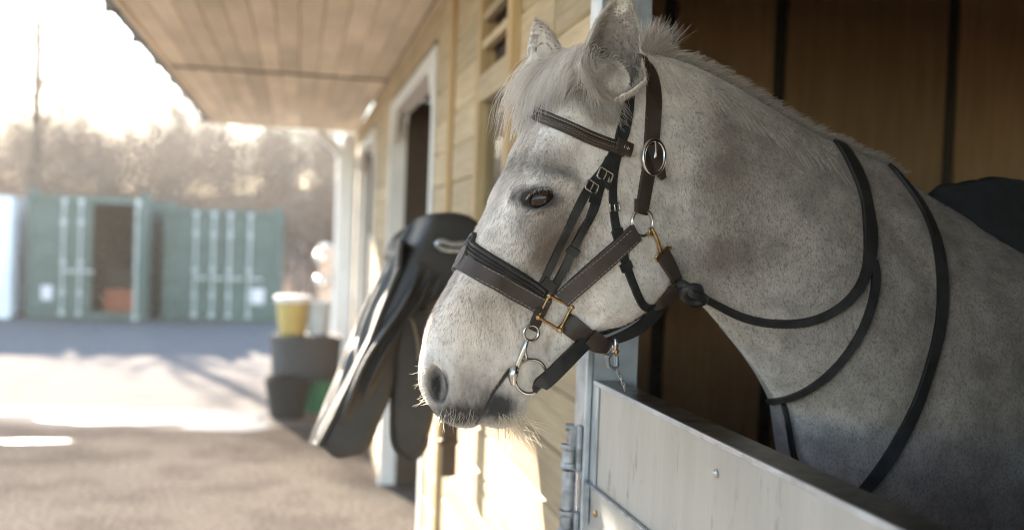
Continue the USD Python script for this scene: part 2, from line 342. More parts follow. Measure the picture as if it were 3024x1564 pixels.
def container(x0, x1, y, H, L, label, mat_, open_right=False, white=False):
    t = thing('shipping_container', label, 'container', 'row of shipping containers', loc=None)
    z0, z1 = ZB + 0.02, ZB + H
    w = x1 - x0
    P = lambda n, m, mm=mat_, **k: part(t, n, m, mm, **k)
    P('corner_post', bevbox(x0, x0 + .1, y, y + .12, z0, z1, .01)); P('corner_post', bevbox(x1 - .1, x1, y, y + .12, z0, z1, .01))
    P('top_rail', bevbox(x0 + .101, x1 - .101, y, y + .1, z1 - .12, z1, .01)); P('sill', bevbox(x0 + .101, x1 - .101, y, y + .1, z0, z0 + .14, .01))
    P('side_panel', corrug_x(x0 + .02, y + .121, y + L, z0 + .02, z1 - .04, .035)); P('side_panel', corrug_x(x1 - .075, y + .121, y + L, z0 + .02, z1 - .04, .035))
    P('roof_sheet', box(x0 + .01, x1 - .01, y + .121, y + L, z1 - .035, z1 - .005)); P('floor', box(x0 + .1, x1 - .1, y + .121, y + L - .05, z0 + .02, z0 + .1), W_DARK)
    P('end_panel', box(x0 + .1, x1 - .1, y + L - .04, y + L, z0 + .1, z1 - .04))
    zc = (z0 + z1) / 2
    def leaf(a, b, yy, bars, named):
        # leaf with raised frame and three recessed panels, facing -y
        h0, h1 = z0 + .15, z1 - .13
        d = part(t, 'door', [box(a, b, yy + .02, yy + .06, h0, h1)], mat_)
        for q in range(4):
            zz = h0 + (h1 - h0) * q / 3.0; lo, hi = max(h0, zz - .05), min(h1, zz + .05)
            part(d, 'door_rib', bevbox(a + .01, b - .01, yy - .004, yy + .0195, lo, hi, .006), mat_)
        for bx in bars:
            part(d, 'lock_bar', tube([[bx, yy - .035, z0 + .06], [bx, yy - .035, z1 - .05]], .024, 8), BARM)
            for zz in (z0 + .1, z0 + .5, zc - .1, z1 - .5, z1 - .1):
                part(d, 'bar_bracket', bevbox(bx - .05, bx + .05, yy - .065, yy + .0, zz - .045, zz + .045, .012), BARM)
            part(d, 'lock_handle', bevbox(bx - .03, bx + .26, yy - .085, yy - .066, zc - .28, zc - .235, .006), BARM)
        return d
    if white:
        d = part(t, 'door', box(x0 + .101, x1 - .101, y + .01, y + .05, z0 + .141, z1 - .121), mat_)
        part(d, 'red_mark', [box(x1 - .62, x1 - .36, y + .002, y + .009, zc + .05, zc + .38), box(x1 - .98, x1 - .72, y + .002, y + .009, zc + .05, zc + .38)], REDP)
        return t
    xm = (x0 + x1) / 2
    if open_right:
        leaf(x0 + .1, x0 + w * .53, y, [x0 + w * .30, x0 + w * .44], 1)
        # right leaf swung open, square to the front
        xr = x1 - .02; L2 = w * .46
        h0, h1 = z0 + .15, z1 - .13
        d = part(t, 'door', box(xr - .03, xr + .02, y - L2, y - .01, h0, h1), mat_, label='right door leaf swung wide open')
        for q in range(3): part(d, 'door_rib', bevbox(xr - .05, xr - .031, y - L2 + .02, y - .04, h0 + q * (h1 - h0) / 2.4, h0 + q * (h1 - h0) / 2.4 + .1, .006), mat_)
        for by in (y - L2 + .08, y - L2 + .38):
            part(d, 'lock_bar', tube([[xr - .075, by, z0 + .06], [xr - .075, by, z1 - .04]], .026, 8), BARM)
            for zz in (z0 + .1, zc - .2, z1 - .3): part(d, 'bar_bracket', bevbox(xr - .1, xr - .05, by - .05, by + .05, zz - .045, zz + .045, .01), BARM)
        part(t, 'stored_box', bevbox(x0 + w * .6, x0 + w * .95, y + .5, y + 1.1, z0 + .11, z0 + .55, .01), INBOX)
        part(t, 'stored_crate', bevbox(x0 + w * .55, x0 + w * .8, y + 1.3, y + 2.0, z0 + .11, z0 + .95, .01), W_DARK)
        part(t, 'label_plate', box(x0 + .28, x0 + .48, y - .008, y + .0, z0 + .35, z0 + .62), STICK)
    else:
        leaf(x0 + .1, xm - .01, y, [x0 + w * .27, x0 + w * .42], 0); leaf(xm + .01, x1 - .1, y, [x0 + w * .56, x0 + w * .73], 0)
        part(t, 'label_plate', box(x1 - .55, x1 - .3, y - .012, y - .004, z0 + .35, z0 + .66), STICK)
    for cx_ in (x0 + .09, x1 - .09): part(t, 'corner_casting', bevbox(cx_ - .09, cx_ + .09, y - .012, y + .17, z1 - .02, z1 + .10, .015), mat_)
    return t
container(-5.62, -3.42, 21.3, 2.36, 6.0, 'dark green steel container with one door leaf swung open and dark inside', GREEN, True)
container(-3.18, -0.92, 21.55, 2.22, 6.0, 'closed green container with four grey lock bars and a pale label', GREEN)
container(-8.12, -5.82, 21.0, 2.30, 6.0, 'white container with a red mark at the left edge of the photo', WHITEP, white=True)

# ------------------------------------------------------------------ stable building
SB = thing('stable_building', 'timber stable block with board walls, galvanised door frames and a wide boarded overhang', 'stable')
ZS, YE = 2.8, 11.85                      # soffit height, far end
RH, Z0 = 0.14, -0.05                     # board cover height
def board_prof(z0, z1, xf=0.0):
    c = 0.007; g_ = 0.011
    return [(xf, z0 + c), (xf, z1 - c), (xf + g_, z1 - .0008), (xf + .035, z1 - .0008), (xf + .035, z0 + .0008), (xf + g_, z0 + .0008)]
D1, D2, D0 = (4.86, 7.05), (8.75, 10.9), (0.58, 2.06)
OT = 2.48                                # opening top
FL = 0.08                                # frame flange width
def spans(z0, z1):
    """y intervals of the wall boards at this height"""
    cut = []
    if z0 < OT + FL:
        cut += [(D0[0] - FL, D0[1] + FL), (D1[0] - FL, D1[1] + FL), (D2[0] - FL, D2[1] + FL)]
    if z1 > 1.40 and z0 < 2.74: cut.append((2.93, 3.62))
    cut.append((4.20, 4.26))
    cut.sort(); out, a = [], -2.6
    for c0, c1 in cut:
        if c0 > a: out.append((a, c0))
        a = max(a, c1)
    out.append((a, YE)); return out
k = 0
while Z0 + k * RH < ZS - 0.02:
    z0 = Z0 + k * RH; z1 = min(z0 + RH, ZS - 0.002)
    for a, b in spans(z0, z1):
        joints = []
        if b - a > 1.2 and k % 2: joints = [a + (b - a) * (0.35 + 0.3 * ((k * 7) % 5) / 5)]
        if a > 2.0 and a < 2.5 and b < 4.3 and k % 3 == 1: joints = [a + 0.38]
        e = [a] + joints + [b]
        for p_, q_ in zip(e[:-1], e[1:]):
            part(SB, 'wall_board', extr_y(board_prof(z0, z1, rng.uniform(-.0012, .0012)), p_ + .0015, q_ - .0015), W_PINE)
    k += 1
part(SB, 'wall_lining', [box(.0365, .095, -2.6, D0[0] - .003, -.05, ZS - .004), box(.0365, .095, D0[1] + FL + .003, 2.90, -.05, ZS - .004), box(.0365, .095, 2.90, 3.62, -.05, 1.38),
     box(.0365, .095, 2.90, 3.62, 2.78, ZS - .004), box(.0365, .095, 3.62, D1[0] - FL - .003, -.05, ZS - .004), box(.0365, .095, D1[1] + FL + .003, D2[0] - FL - .003, -.05, ZS - .004), box(.0365, .095, D2[1] + FL + .003, YE, -.05, ZS - .004),
     box(.0365, .095, D0[0], D0[1], OT + FL, ZS - .004), box(.0365, .095, D1[0], D1[1], OT + FL, ZS - .004), box(.0365, .095, D2[0], D2[1], OT + FL, ZS - .004)], W_DARK)
part(SB, 'corner_batten', bevbox(-.022, .02, 4.205, 4.255, -.05, ZS - .002, .004), W_FRAME)
part(SB, 'corner_trim', [bevbox(-.13, -.004, YE + .004, YE + .03, -.15, ZS - .03, .004), bevbox(-.004, .10, YE + .004, YE + .03, -.15, ZS - .03, .004)], WHITE_M, label='white sunlit corner trim at the far end of the wall')
part(SB, 'corner_trim', bevbox(-.03, -.0025, YE - .12, YE, -.15, ZS - .03, .004), WHITE_M)
dp = [[-.40, YE + .07, ZS + .02], [-.34, YE + .07, ZS - .06], [-.17, YE + .07, ZS - .22], [-.135, YE + .07, ZS - .32], [-.135, YE + .07, -.15]]
part(SB, 'downpipe', tube(np.vstack([spline(dp[:4], 14), [dp[4]]]), .062, 16), WHITE_M, True, label='white sunlit downpipe at the far end of the wall')
# galvanised door frames: flange, reveal, header
def door_frame(D, mat_, depth=0.094):
    fr = part(SB, 'door_frame', [bevbox(-.014, .0, D[1] + .0, D[1] + FL, -.05, OT + FL, .002), bevbox(-.014, .0, D[0] - FL, D[0], -.05, OT + FL, .002), bevbox(-.014, .0, D[0] + .001, D[1] - .001, OT, OT + FL, .002)], mat_)
    part(fr, 'reveal', [box(.001, depth, D[1] + .001, D[1] + .006, -.05, OT), box(.001, depth, D[0] - .006, D[0] - .001, -.05, OT), box(.001, depth, D[0], D[1], OT + .001, OT + .006)], mat_)
    if D is not D0:  # cropped stable-door corners
        for s_, yc in ((1, D[0]), (-1, D[1])):
            tri = [(yc, OT - .20), (yc, OT), (yc + s_ * .20, OT)]
            v = np.array([[-.013, a_, b_] for a_, b_ in tri] + [[.02, a_, b_] for a_, b_ in tri]); 
            part(fr, 'corner_gusset', trimesh.convex.convex_hull(v), mat_)
    return fr
door_frame(D0, GALV); door_frame(D1, WHITE_M); door_frame(D2, WHITE_M)
# reveals and doorways of the two far openings
for D in (D1, D2):
    for q in range(6):
        w_ = (D[1] - D[0]) / 6
        part(SB, 'inner_panel', bevbox(.55, .57, D[0] + q * w_ + .003, D[0] + (q + 1) * w_ - .003, -.05, OT + .1, .004), W_PLY)
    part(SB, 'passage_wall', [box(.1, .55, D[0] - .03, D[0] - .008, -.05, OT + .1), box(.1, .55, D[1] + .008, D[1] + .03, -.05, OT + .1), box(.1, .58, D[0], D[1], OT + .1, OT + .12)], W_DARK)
# window unit
wf = part(SB, 'window', [bevbox(-.028, .06, 2.935, 3.00, 1.42, 2.74, .004), bevbox(-.012, .06, 3.555, 3.615, 1.42, 2.74, .004)], W_FRAME)
for z_, h_ in ((2.155, .09), (2.68, .058), (1.42, .07)): part(wf, 'window_rail', bevbox(-.010, .058, 3.001, 3.554, z_, z_ + h_, .004), W_PINE)
for z_ in (2.335, 2.43, 2.525, 2.61): part(wf, 'vent_bar', bevbox(-.004, .03, 3.001, 3.554, z_, z_ + .028, .004), W_PINE)
GLASS = mat('window_glass', {'f': ('fresnel', {'IOR': 1.6}), 't': ('transparent_bsdf', {'color': (0.85, 0.9, 0.88)}), 'g': ('glossy_bsdf', {'color': (1, 1, 1), 'roughness': 0.035}), 'm': ('mix_closure', {})},
            [('f.fac', 'm.fac'), ('t.BSDF', 'm.closure1'), ('g.BSDF', 'm.closure2')], surface='m.closure')
part(wf, 'pane', box(.022, .027, 3.001, 3.554, 1.491, 2.154), GLASS)
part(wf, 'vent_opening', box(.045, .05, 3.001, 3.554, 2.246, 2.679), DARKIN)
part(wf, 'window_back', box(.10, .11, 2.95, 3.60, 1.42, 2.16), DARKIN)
# soffit boards, two lengths with a joint, and the roof
wS = 1.5 / 12
for i in range(12):
    for (a, b) in ((-2.6, 7.655), (7.70, YE - .01)):
        x0 = -1.5 + i * wS; z = ZS + rng.uniform(0, .0015)
        P = [(x0 + .001, z + .006), (x0 + .005, z), (x0 + wS - .005, z), (x0 + wS - .001, z + .006), (x0 + wS - .001, z + .018), (x0 + .001, z + .018)]
        part(SB, 'soffit_board', extr_y(P, a, b), W_SOFFIT)
part(SB, 'soffit_joint', box(-1.5, -.002, 7.656, 7.699, ZS - .008, ZS + .012), W_DARK)
part(SB, 'fascia', [bevbox(-1.535, -1.503, -2.6, YE, ZS - .012, ZS + .10, .004)], W_SOFFIT)
part(SB, 'end_fascia', [bevbox(-1.502, .1, YE - .009, YE + .012, ZS - .006, ZS + .10, .004)], W_SOFFIT)
def roof_sheet():
    ys_ = np.linspace(-2.7, YE + .08, 520); w = .018 * np.sin(ys_ * 2 * np.pi / .17)
    xs_ = np.array([-1.60, -1.2, -.6, 0, 1.5, 4.4]); zs = ZS + .135 + (xs_ + 1.6) * .12
    X, Y = np.meshgrid(xs_, ys_, indexing='ij'); Z = zs[:, None] + w[None, :]
    v = np.stack([X, Y, Z], -1).reshape(-1, 3); ny = len(ys_); i = np.arange((len(xs_) - 1) * (ny - 1)); a = (i // (ny - 1)) * ny + i % (ny - 1)
    f = np.vstack([np.c_[a, a + ny, a + ny + 1], np.c_[a, a + ny + 1, a + 1]])
    v2 = v + [0, 0, .012]; n = len(v)
    e = np.r_[0:ny - 1]; rim = np.vstack([np.c_[e, e + 1, n + e + 1], np.c_[e, n + e + 1, n + e]])
    return trimesh.Trimesh(np.vstack([v, v2]), np.vstack([f, f[:, ::-1] + n, rim]), process=False)
part(SB, 'roof', roof_sheet(), noisy('dark_roof_sheet', (0.05, 0.055, 0.06), (0.09, 0.095, 0.10), 4, 0.5), True)
# gutter hanging on the fascia
gp = [(math.cos(t_) * .055, math.sin(t_) * .055) for t_ in np.linspace(math.pi, 2 * math.pi, 9)]
gv = [(x_ - 1.592, z_ + ZS + .075) for x_, z_ in gp] + [(x_ * .9 - 1.592, z_ * .9 + ZS + .075) for x_, z_ in gp[::-1]]
def extr_nc(poly, y0, y1):
    P = np.array(poly); n = len(P); v = np.vstack([np.c_[P[:, 0], np.full(n, y0), P[:, 1]], np.c_[P[:, 0], np.full(n, y1), P[:, 1]]]); f = []
    for i in range(n):
        j = (i + 1) % n; f += [[i, j, n + j], [i, n + j, n + i]]
    h = n // 2
    for i in range(h - 1):
        a, b, c, d = i, i + 1, n - 2 - i, n - 1 - i; f += [[a, d, c], [a, c, b], [n + a, n + c, n + d], [n + a, n + b, n + c]]
    return trimesh.Trimesh(v, f, process=False)
part(SB, 'gutter', extr_nc(gv, -2.6, YE + .04), noisy('grey_gutter', (0.10, 0.11, 0.12), (0.15, 0.16, 0.17), 5, 0.45), True)
for yy in np.arange(1.2, YE, .95): part(SB, 'gutter_bracket', bevbox(-1.652, -1.536, yy, yy + .03, ZS + .012, ZS + .10, .004), W_DARK)

# inside the horse's stall
ST = thing('stall_interior', 'dim stall lined with brown plywood panels and dark posts behind the horse', 'stall')
YP = 3.25
seams = [ony(2300, 300, YP)[0], ony(2810, 300, YP)[0]]
dx = seams[1] - seams[0]
ed = [seams[0] - 2 * dx, seams[0] - dx + .25, seams[0], seams[1], seams[1] + dx, seams[1] + 2 * dx, seams[1] + 3 * dx, seams[1] + 4 * dx]
for a, b in zip(ed[:-1], ed[1:]):
    a_, b_ = max(a, .11) + .022, min(b, 4.1) - .022
    if b_ > a_ + .05: part(ST, 'wall_panel', bevbox(a_, b_, YP, YP + .02, -.05, 2.9, .004), W_PLY)
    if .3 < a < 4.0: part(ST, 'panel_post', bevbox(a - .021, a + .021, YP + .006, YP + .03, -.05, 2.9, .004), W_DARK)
for q in range(5):
    ya, yb = .15 + q * .62, .15 + q * .62 + .6
    if .7 < (ya + yb) / 2 < 2.0:                                  # open rear hatch that lights the stall
        part(ST, 'rear_panel', bevbox(4.0, 4.02, ya, yb, -.05, 1.65, .004), W_PLY); part(ST, 'rear_panel', bevbox(4.0, 4.02, ya, yb, 2.3, 2.9, .004), W_PLY)
    else: part(ST, 'rear_panel', bevbox(4.0, 4.02, ya, yb, -.05, 2.9, .004), W_PLY)
part(ST, 'outer_wall', [box(.1, 4.1, YP + .031, YP + .06, -.05, 2.95), box(4.021, 4.06, .1, .7, -.05, 2.95), box(4.021, 4.06, 2.0, YP + .03, -.05, 2.95), box(4.021, 4.06, .7, 2.0, -.05, 1.65), box(4.021, 4.06, .7, 2.0, 2.3, 2.95), box(.1, 4.1, .06, .1, -.05, 2.95)], W_DARK)
part(ST, 'ceiling', box(.1, 4.1, .06, YP + .06, 2.952, 2.98), W_PLY)
part(ST, 'bedding_floor', box(.1, 4.0, .1, YP, -.05, .03), noisy('straw_bedding', (0.30, 0.22, 0.11), (0.46, 0.36, 0.2), 30, 0.9, bump=.6, bscale=60, dist=.01))

# the half door the horse looks over
PLYG = noisy('weathered_grey_board', (0.42, 0.38, 0.33), (0.56, 0.51, 0.45), 5, 0.55, stretch=(9, 9, 1), bump=0.12, bscale=70, ramp=(0.30, 0.62))
HD = thing('stable_half_door', 'pale grey lower stable door capped with galvanised steel, below the horse', 'stable door')
dmk = mat('door_board', {
    'co': ('geometry', {}), 'm1': ('mapping', {'scale': (10, 10, 1.2)}), 'm2': ('mapping', {'scale': (9, 9, 3)}), 'm3': ('mapping', {'scale': (26, 26, 6.5)}),
    'a': ('noise_texture', {'scale': 2.0, 'detail': 6, 'roughness': 0.6}), 'b': ('noise_texture', {'scale': 1.0, 'detail': 4}), 'c': ('noise_texture', {'scale': 1.7, 'detail': 8, 'roughness': 0.7}),
    'r': ('rgb_ramp', {'ramp': [(0.25, (0.41, 0.385, 0.345)), (0.5, (0.45, 0.42, 0.375)), (0.75, (0.50, 0.47, 0.425))]}),
    'k': ('map_range', {'from_min': 0.57, 'from_max': 0.66, 'to_min': 0.0, 'to_max': 0.85, 'clamp': True}),
    'k2': ('map_range', {'from_min': 0.42, 'from_max': 0.62, 'to_min': 0.0, 'to_max': 1.0, 'clamp': True}), 'mk': ('math', {'math_type': 'multiply'}),
    'mx': ('mix_color', {'b': (0.16, 0.135, 0.11)}), 'bp': ('bump', {'strength': 0.25, 'distance': 0.002}),
    'p': ('principled_bsdf', {'roughness': 0.5, 'specular_ior_level': 0.4})},
    [('co.position', 'm1.vector'), ('co.position', 'm2.vector'), ('co.position', 'm3.vector'), ('m1.vector', 'a.vector'), ('m2.vector', 'b.vector'), ('m3.vector', 'c.vector'), ('a.fac', 'r.fac'),
     ('c.fac', 'k.value'), ('b.fac', 'k2.value'), ('k.result', 'mk.value1'), ('k2.result', 'mk.value2'), ('mk.value', 'mx.fac'), ('r.color', 'mx.a'), ('mx.result', 'p.base_color'), ('c.fac', 'bp.height'), ('bp.normal', 'p.normal')])
ZD = 1.415
CAPM = noisy('dull_steel_cap', (0.09, 0.09, 0.09), (0.15, 0.15, 0.145), 25, 0.26, metallic=1.0, rough2=0.36, bump=0.05)
DA = math.atan2(0.018, 1.1)   # hung a degree off square
def door_tf(m):
    m = m.copy(); m.apply_transform(trimesh.transformations.rotation_matrix(DA, [0, 0, 1], [0, 2.055, 0])); return m
part(HD, 'door_panel', door_tf(bevbox(0.002, .05, .60, 2.048, .12, ZD - .004, .003)), dmk)
part(HD, 'top_cap', door_tf(trimesh.util.concatenate([bevbox(.0025, .056, .598, 2.050, ZD - .0035, ZD, .0008), bevbox(.0505, .056, .598, 2.050, ZD - .05, ZD - .0036, .0008)])), CAPM)
part(HD, 'cap_lip', door_tf(bevbox(-.0022, .0024, .598, 2.050, ZD - .0085, ZD + .0006, .0006)), GALV)
part(HD, 'edge_channel', door_tf(trimesh.util.concatenate([bevbox(-.0014, .0, 2.012, 2.050, .12, ZD - .0095, .0004), bevbox(-.001, .056, 2.0485, 2.051, .12, ZD - .004, .0008)])), GALV)
def stud(p, r=.006):
    return lathe([(0, -.004), (r * .6, -.0035), (r, -.001), (r, .001), (0, .001)], p, 14, 'x')
for px, py in ((1728, 1206), (2092, 1397)):
    p_ = onx(px, py, -.001); p_[0] = 0.0 + (2.055 - p_[1]) * math.tan(DA)
    part(HD, 'screw_head', stud(p_, .0065), STEEL)
# strap hinge: pin, three knuckles, leaf plate, strap
hy, hx = 2.094, -.034
zt = 1.19
hg = part(HD, 'hinge', tube([[hx, hy, .80], [hx, hy, zt + .002]], .0085, 12), GALV_D, True)
def knuck(z0, z1, r=.0155):
    return lathe([(.008, z0), (r + .003, z0), (r + .004, z0 + .004), (r + .003, z0 + .009), (r, z0 + .012), (r, z1 - .012), (r + .003, z1 - .009), (r + .004, z1 - .004), (r + .003, z1), (.008, z1)], (hx, hy, 0), 20)
def px_z(py, px=1690): return onx(px, py, -.03)[2]
z1_, z2_, z3_, z4_ = px_z(1312), px_z(1382), px_z(1392), px_z(1508)
part(hg, 'knuckle', knuck(z2_, z1_), GALV_D, 30); part(hg, 'knuckle', lathe([(.008, z4_), (.0145, z4_), (.0145, z3_), (.008, z3_)], (hx, hy, 0), 20), GALV_D, 30); part(hg, 'knuckle', knuck(z4_ - .052, z4_ - .004), GALV_D, 30)
part(hg, 'knuckle', knuck(z4_ - .13, z4_ - .058), GALV_D, 30)
for za, zb in ((z2_ - .004, z1_ + .045), (z4_ - .055, z4_ - .002)):
    part(hg, 'hinge_plate', bevbox(-.026, -.0145, hy - .03, hy - .012, za, zb, .003), GALV_D)
# sloping saddle of the top plate
prof = np.array([(hy - .004, z1_), (hy + .016, z1_ + .002), (hy + .010, z1_ + .012), (hy + .000, z1_ + .022), (hy - .010, z1_ + .040), (hy - .02, z1_ + .042), (hy - .02, z1_)])
part(hg, 'hinge_web', trimesh.convex.convex_hull(np.vstack([np.c_[np.full(7, -.040), prof], np.c_[np.full(7, -.018), prof]])), GALV_D)
part(hg, 'hinge_screw', tube([[-.03, hy - .012, z1_ + .038], [-.047, hy - .008, z1_ + .038]], .008, 10), GALV_D, True)
zs1 = onx(1700, 1400, -.008)[2]
st_ = part(HD, 'hinge_strap', door_tf(bevbox(-.0085, -.0022, .75, 2.082, zs1 - .115, zs1, .0015)), noisy('strap_steel', (0.36, 0.37, 0.36), (0.50, 0.50, 0.47), 9, 0.42, metallic=0.6, rough2=.55, bump=.1))
part(st_, 'strap_edge', door_tf(bevbox(-.0105, -.0022, .76, 2.07, zs1 + .0005, zs1 + .006, .001)), GALV_D)
b0 = onx(1712, 1475, -.009)
def bolt(p, r, rz_):
    m = trimesh.creation.icosphere(2, 1.0); m.apply_scale([.005, r, rz_]); m.apply_translation(p); return m
part(st_, 'coach_bolt', bolt(b0, .011, .022), GALV_D, True)
b1 = onx(1735, 1490, -.011)
part(st_, 'strap_clip', [bevbox(-.013, -.0085, b1[1] - .006, b1[1] + .006, b1[2] - .038, b1[2] + .042, .002), bevbox(-.015, -.0085, b1[1] - .008, b1[1] + .01, b1[2] - .012, b1[2] + .012, .002)], GALV_D)
b2 = onx(1757, 1515, -.009); part(st_, 'screw_head', stud(b2, .007), BRASS)
# ------------------------------------------------------------------ the horse
# The horse stands square to the wall, its head a little towards the yard's viewer. Its middle plane is a vertical plane
# through HP0; s runs from the muzzle back along the horse, z up, w across (away from the viewer's side).
TH = 0.2                                                   # turn of the horse's plane against the wall's normal
HS = RT[:2] * math.cos(0.35) + FW[:2] / np.linalg.norm(FW[:2]) * math.sin(0.35)
HS = np.r_[HS / np.linalg.norm(HS), 0.0]
HW = np.array([-HS[1], HS[0], 0.0])
if HW @ FW < 0: HW = -HW
HP0 = CAM + FW * 1.75 + RT * ((1650 - CX) / FPX * 1.75); HP0[2] = 0
def toplane(P, w=0.0):
    """pixels of the photograph -> (s, z) on the horse's middle plane (or a plane w beside it)"""
    out = []
    for px, py in np.asarray(P, float):
        d = ray(px, py); t = ((HP0 + HW * w - CAM) @ HW) / (d @ HW); q = CAM + d * t
        out.append([(q - HP0) @ HS, q[2]])
    return np.array(out)
def toworld(S):
    S = np.asarray(S, float); return HP0 + S[..., :1] * HS + S[..., 1:2] * np.array([0, 0, 1.0]) + S[..., 2:3] * HW

HEAD = [(1770, 150), (1725, 172), (1668, 222), (1615, 290), (1570, 365), (1532, 445), (1496, 520), (1452, 601), (1415, 669), (1388, 722), (1350, 800), (1304, 880), (1270, 947), (1252, 1012), (1246, 1063), (1252, 1120), (1264, 1172),
        (1280, 1212), (1304, 1240), (1336, 1256), (1374, 1262), (1400, 1256), (1416, 1248), (1434, 1256), (1475, 1262), (1514, 1252), (1541, 1225), (1556, 1180), (1580, 1130), (1632, 1078), (1684, 1030), (1730, 992),
        (1770, 970), (1805, 962), (1851, 942), (1900, 908), (1945, 862), (1975, 805), (1985, 730), (1978, 640), (1968, 520), (1960, 400), (1935, 290), (1900, 210), (1850, 165), (1810, 148)]
NECK = [(1790, 165), (1850, 150), (1930, 160), (2000, 178), (2090, 218), (2190, 272), (2270, 322), (2340, 364), (2400, 394), (2470, 424), (2540, 455), (2600, 482), (2660, 528), (2740, 588), (2850, 640), (3024, 680), (3300, 700), (3700, 690), (4200, 700),
        (4700, 800), (5000, 1200), (4900, 2000), (4300, 2200), (3500, 2160), (3000, 2080), (2700, 1920), (2480, 1700), (2385, 1500), (2345, 1330), (2322, 1230), (2275, 1140), (2194, 1032), (2130, 955), (2070, 892), (2010, 850), (1960, 815),
        (1905, 740), (1870, 600), (1830, 450), (1800, 300)]
def smooth_poly(P, n=700):
    P = np.asarray(P, float); P = np.vstack([P, P[:1]])
    t = np.r_[0, np.cumsum(np.linalg.norm(np.diff(P, axis=0), axis=1) ** 0.5)]
    from scipy.interpolate import CubicSpline
    return CubicSpline(t, P, bc_type='periodic')(np.linspace(0, t[-1], n, endpoint=False))
def sd_poly(poly, Q):
    """signed distance (negative inside) of points Q (n,2)"""
    import shapely
    pl = shapely.Polygon(poly); shapely.prepare(pl)
    seg = poly; nx = np.roll(seg, -1, 0); tt = np.linspace(0, 1, 6, endpoint=False)[None, :, None]
    dense = (seg[:, None, :] * (1 - tt) + nx[:, None, :] * tt).reshape(-1, 2)
    d = cKDTree(dense).query(Q)[0]
    return np.where(shapely.contains_xy(pl, Q[:, 0], Q[:, 1]), -d, d)
PH = smooth_poly(toplane(HEAD)); PN = smooth_poly(toplane(NECK), 900)

def axis(parts):
    out = [parts[0][0]]
    for a, b, h in parts:
        n = max(2, int(round((b - a) / h))); out += list(np.linspace(a, b, n + 1)[1:])
    return np.array(out)
sm, zm = PH.min(0); sM, zM = PH.max(0)
GS = axis([(sm - .03, sM + .06, .0032), (sM + .06, sM + .55, .006), (sM + .55, PN[:, 0].max() + .06, .03)])
zlo = PN[:, 1].min() - .06
GZ = axis([(zlo, zm - .27, .03), (zm - .27, zm - .03, .008), (zm - .03, zM + .20, .0032)])
GW = axis([(-.34, -.15, .010), (-.15, -.03, .0034), (-.03, .13, .006), (.13, .34, .02)])
S2, Z2 = np.meshgrid(GS, GZ, indexing='ij'); Q2 = np.c_[S2.ravel(), Z2.ravel()]
def field2(vals, Q, smooth=0.0006, w=0.0):
    P = toplane([(a, b) for a, b, *_ in vals], w); v = np.array([c for *_, c in vals])
    f = RBFInterpolator(P, v, kernel='thin_plate_spline', smoothing=smooth)
    return f(Q)
AH = [(1760, 175, .050), (1850, 180, .052), (1925, 300, .070), (1640, 270, .062), (1600, 380, .078), (1520, 480, .066), (1560, 440, .088), (1660, 430, .094), (1740, 380, .086), (1620, 530, .100), (1590, 590, .103), (1500, 560, .072), (1470, 640, .062),
      (1700, 540, .103), (1780, 600, .098), (1860, 600, .090), (1800, 720, .094), (1900, 760, .082), (1950, 640, .080), (1820, 860, .088), (1800, 945, .072), (1900, 880, .074), (1700, 960, .058), (1740, 820, .086),
      (1640, 760, .077), (1560, 730, .075), (1430, 740, .050), (1480, 700, .060), (1650, 880, .060), (1560, 860, .059), (1380, 850, .050), (1450, 880, .056), (1320, 900, .044), (1400, 980, .052), (1500, 960, .051),
      (1600, 1000, .047), (1640, 1050, .040), (1550, 1060, .047), (1460, 1080, .051), (1350, 1060, .055), (1280, 1050, .044), (1300, 1130, .054), (1270, 1160, .046), (1340, 1180, .052), (1400, 1190, .047), (1350, 1240, .040), (1440, 1180, .043),
      (1480, 1220, .042), (1530, 1210, .040), (1550, 1140, .042), (1590, 1110, .040)]
ANk = [(1820, 200, .055), (1930, 180, .028), (1930, 300, .062), (1930, 500, .076), (1960, 700, .078), (2010, 820, .055), (2100, 260, .055), (2100, 400, .086), (2100, 600, .098), (2100, 800, .085), (2120, 910, .060), (2250, 330, .050), (2280, 480, .092), (2300, 700, .115), (2280, 900, .108), (2260, 1060, .085),
       (2450, 450, .055), (2450, 600, .105), (2480, 800, .140), (2450, 1000, .155), (2420, 1180, .150), (2400, 1400, .150), (2600, 530, .060), (2650, 700, .135), (2700, 950, .195), (2680, 1200, .210), (2640, 1450, .200), (2900, 700, .10), (2900, 850, .19), (2950, 1100, .235), (2950, 1400, .24), (3200, 760, .16), (3300, 1100, .25), (3300, 1600, .25),
       (3000, 1900, .20), (4000, 760, .18), (4200, 1200, .27), (4200, 1800, .26), (4800, 1300, .22), (2600, 1750, .17)]
a_h = np.clip(field2(AH, Q2, 1e-4, -.05), .02, .14).reshape(S2.shape); a_n = np.clip(field2(ANk, Q2, 1e-3, -.06), .02, .30).reshape(S2.shape)
def px_g(cx, cy, rx, ry, rot=0.0):
    """gaussian spot at pixel (cx,cy) with radii in pixels on the (s,z) grid"""
    c = toplane([(cx, cy)], -.07)[0]; k_ = 1.75 / FPX
    ds, dz = (Q2[:, 0] - c[0]) / k_, (Q2[:, 1] - c[1]) / k_
    ca, sa = math.cos(rot), math.sin(rot)
    u, v = ds * ca + dz * sa, -ds * sa + dz * ca
    return np.exp(-(u / rx) ** 2 - (v / ry) ** 2).reshape(S2.shape)
def px_line(P, wid):
    c = toplane(spline(P, 60), -.07); d = cKDTree(c).query(Q2)[0] / (1.75 / FPX); return np.exp(-(d / wid) ** 2).reshape(S2.shape)
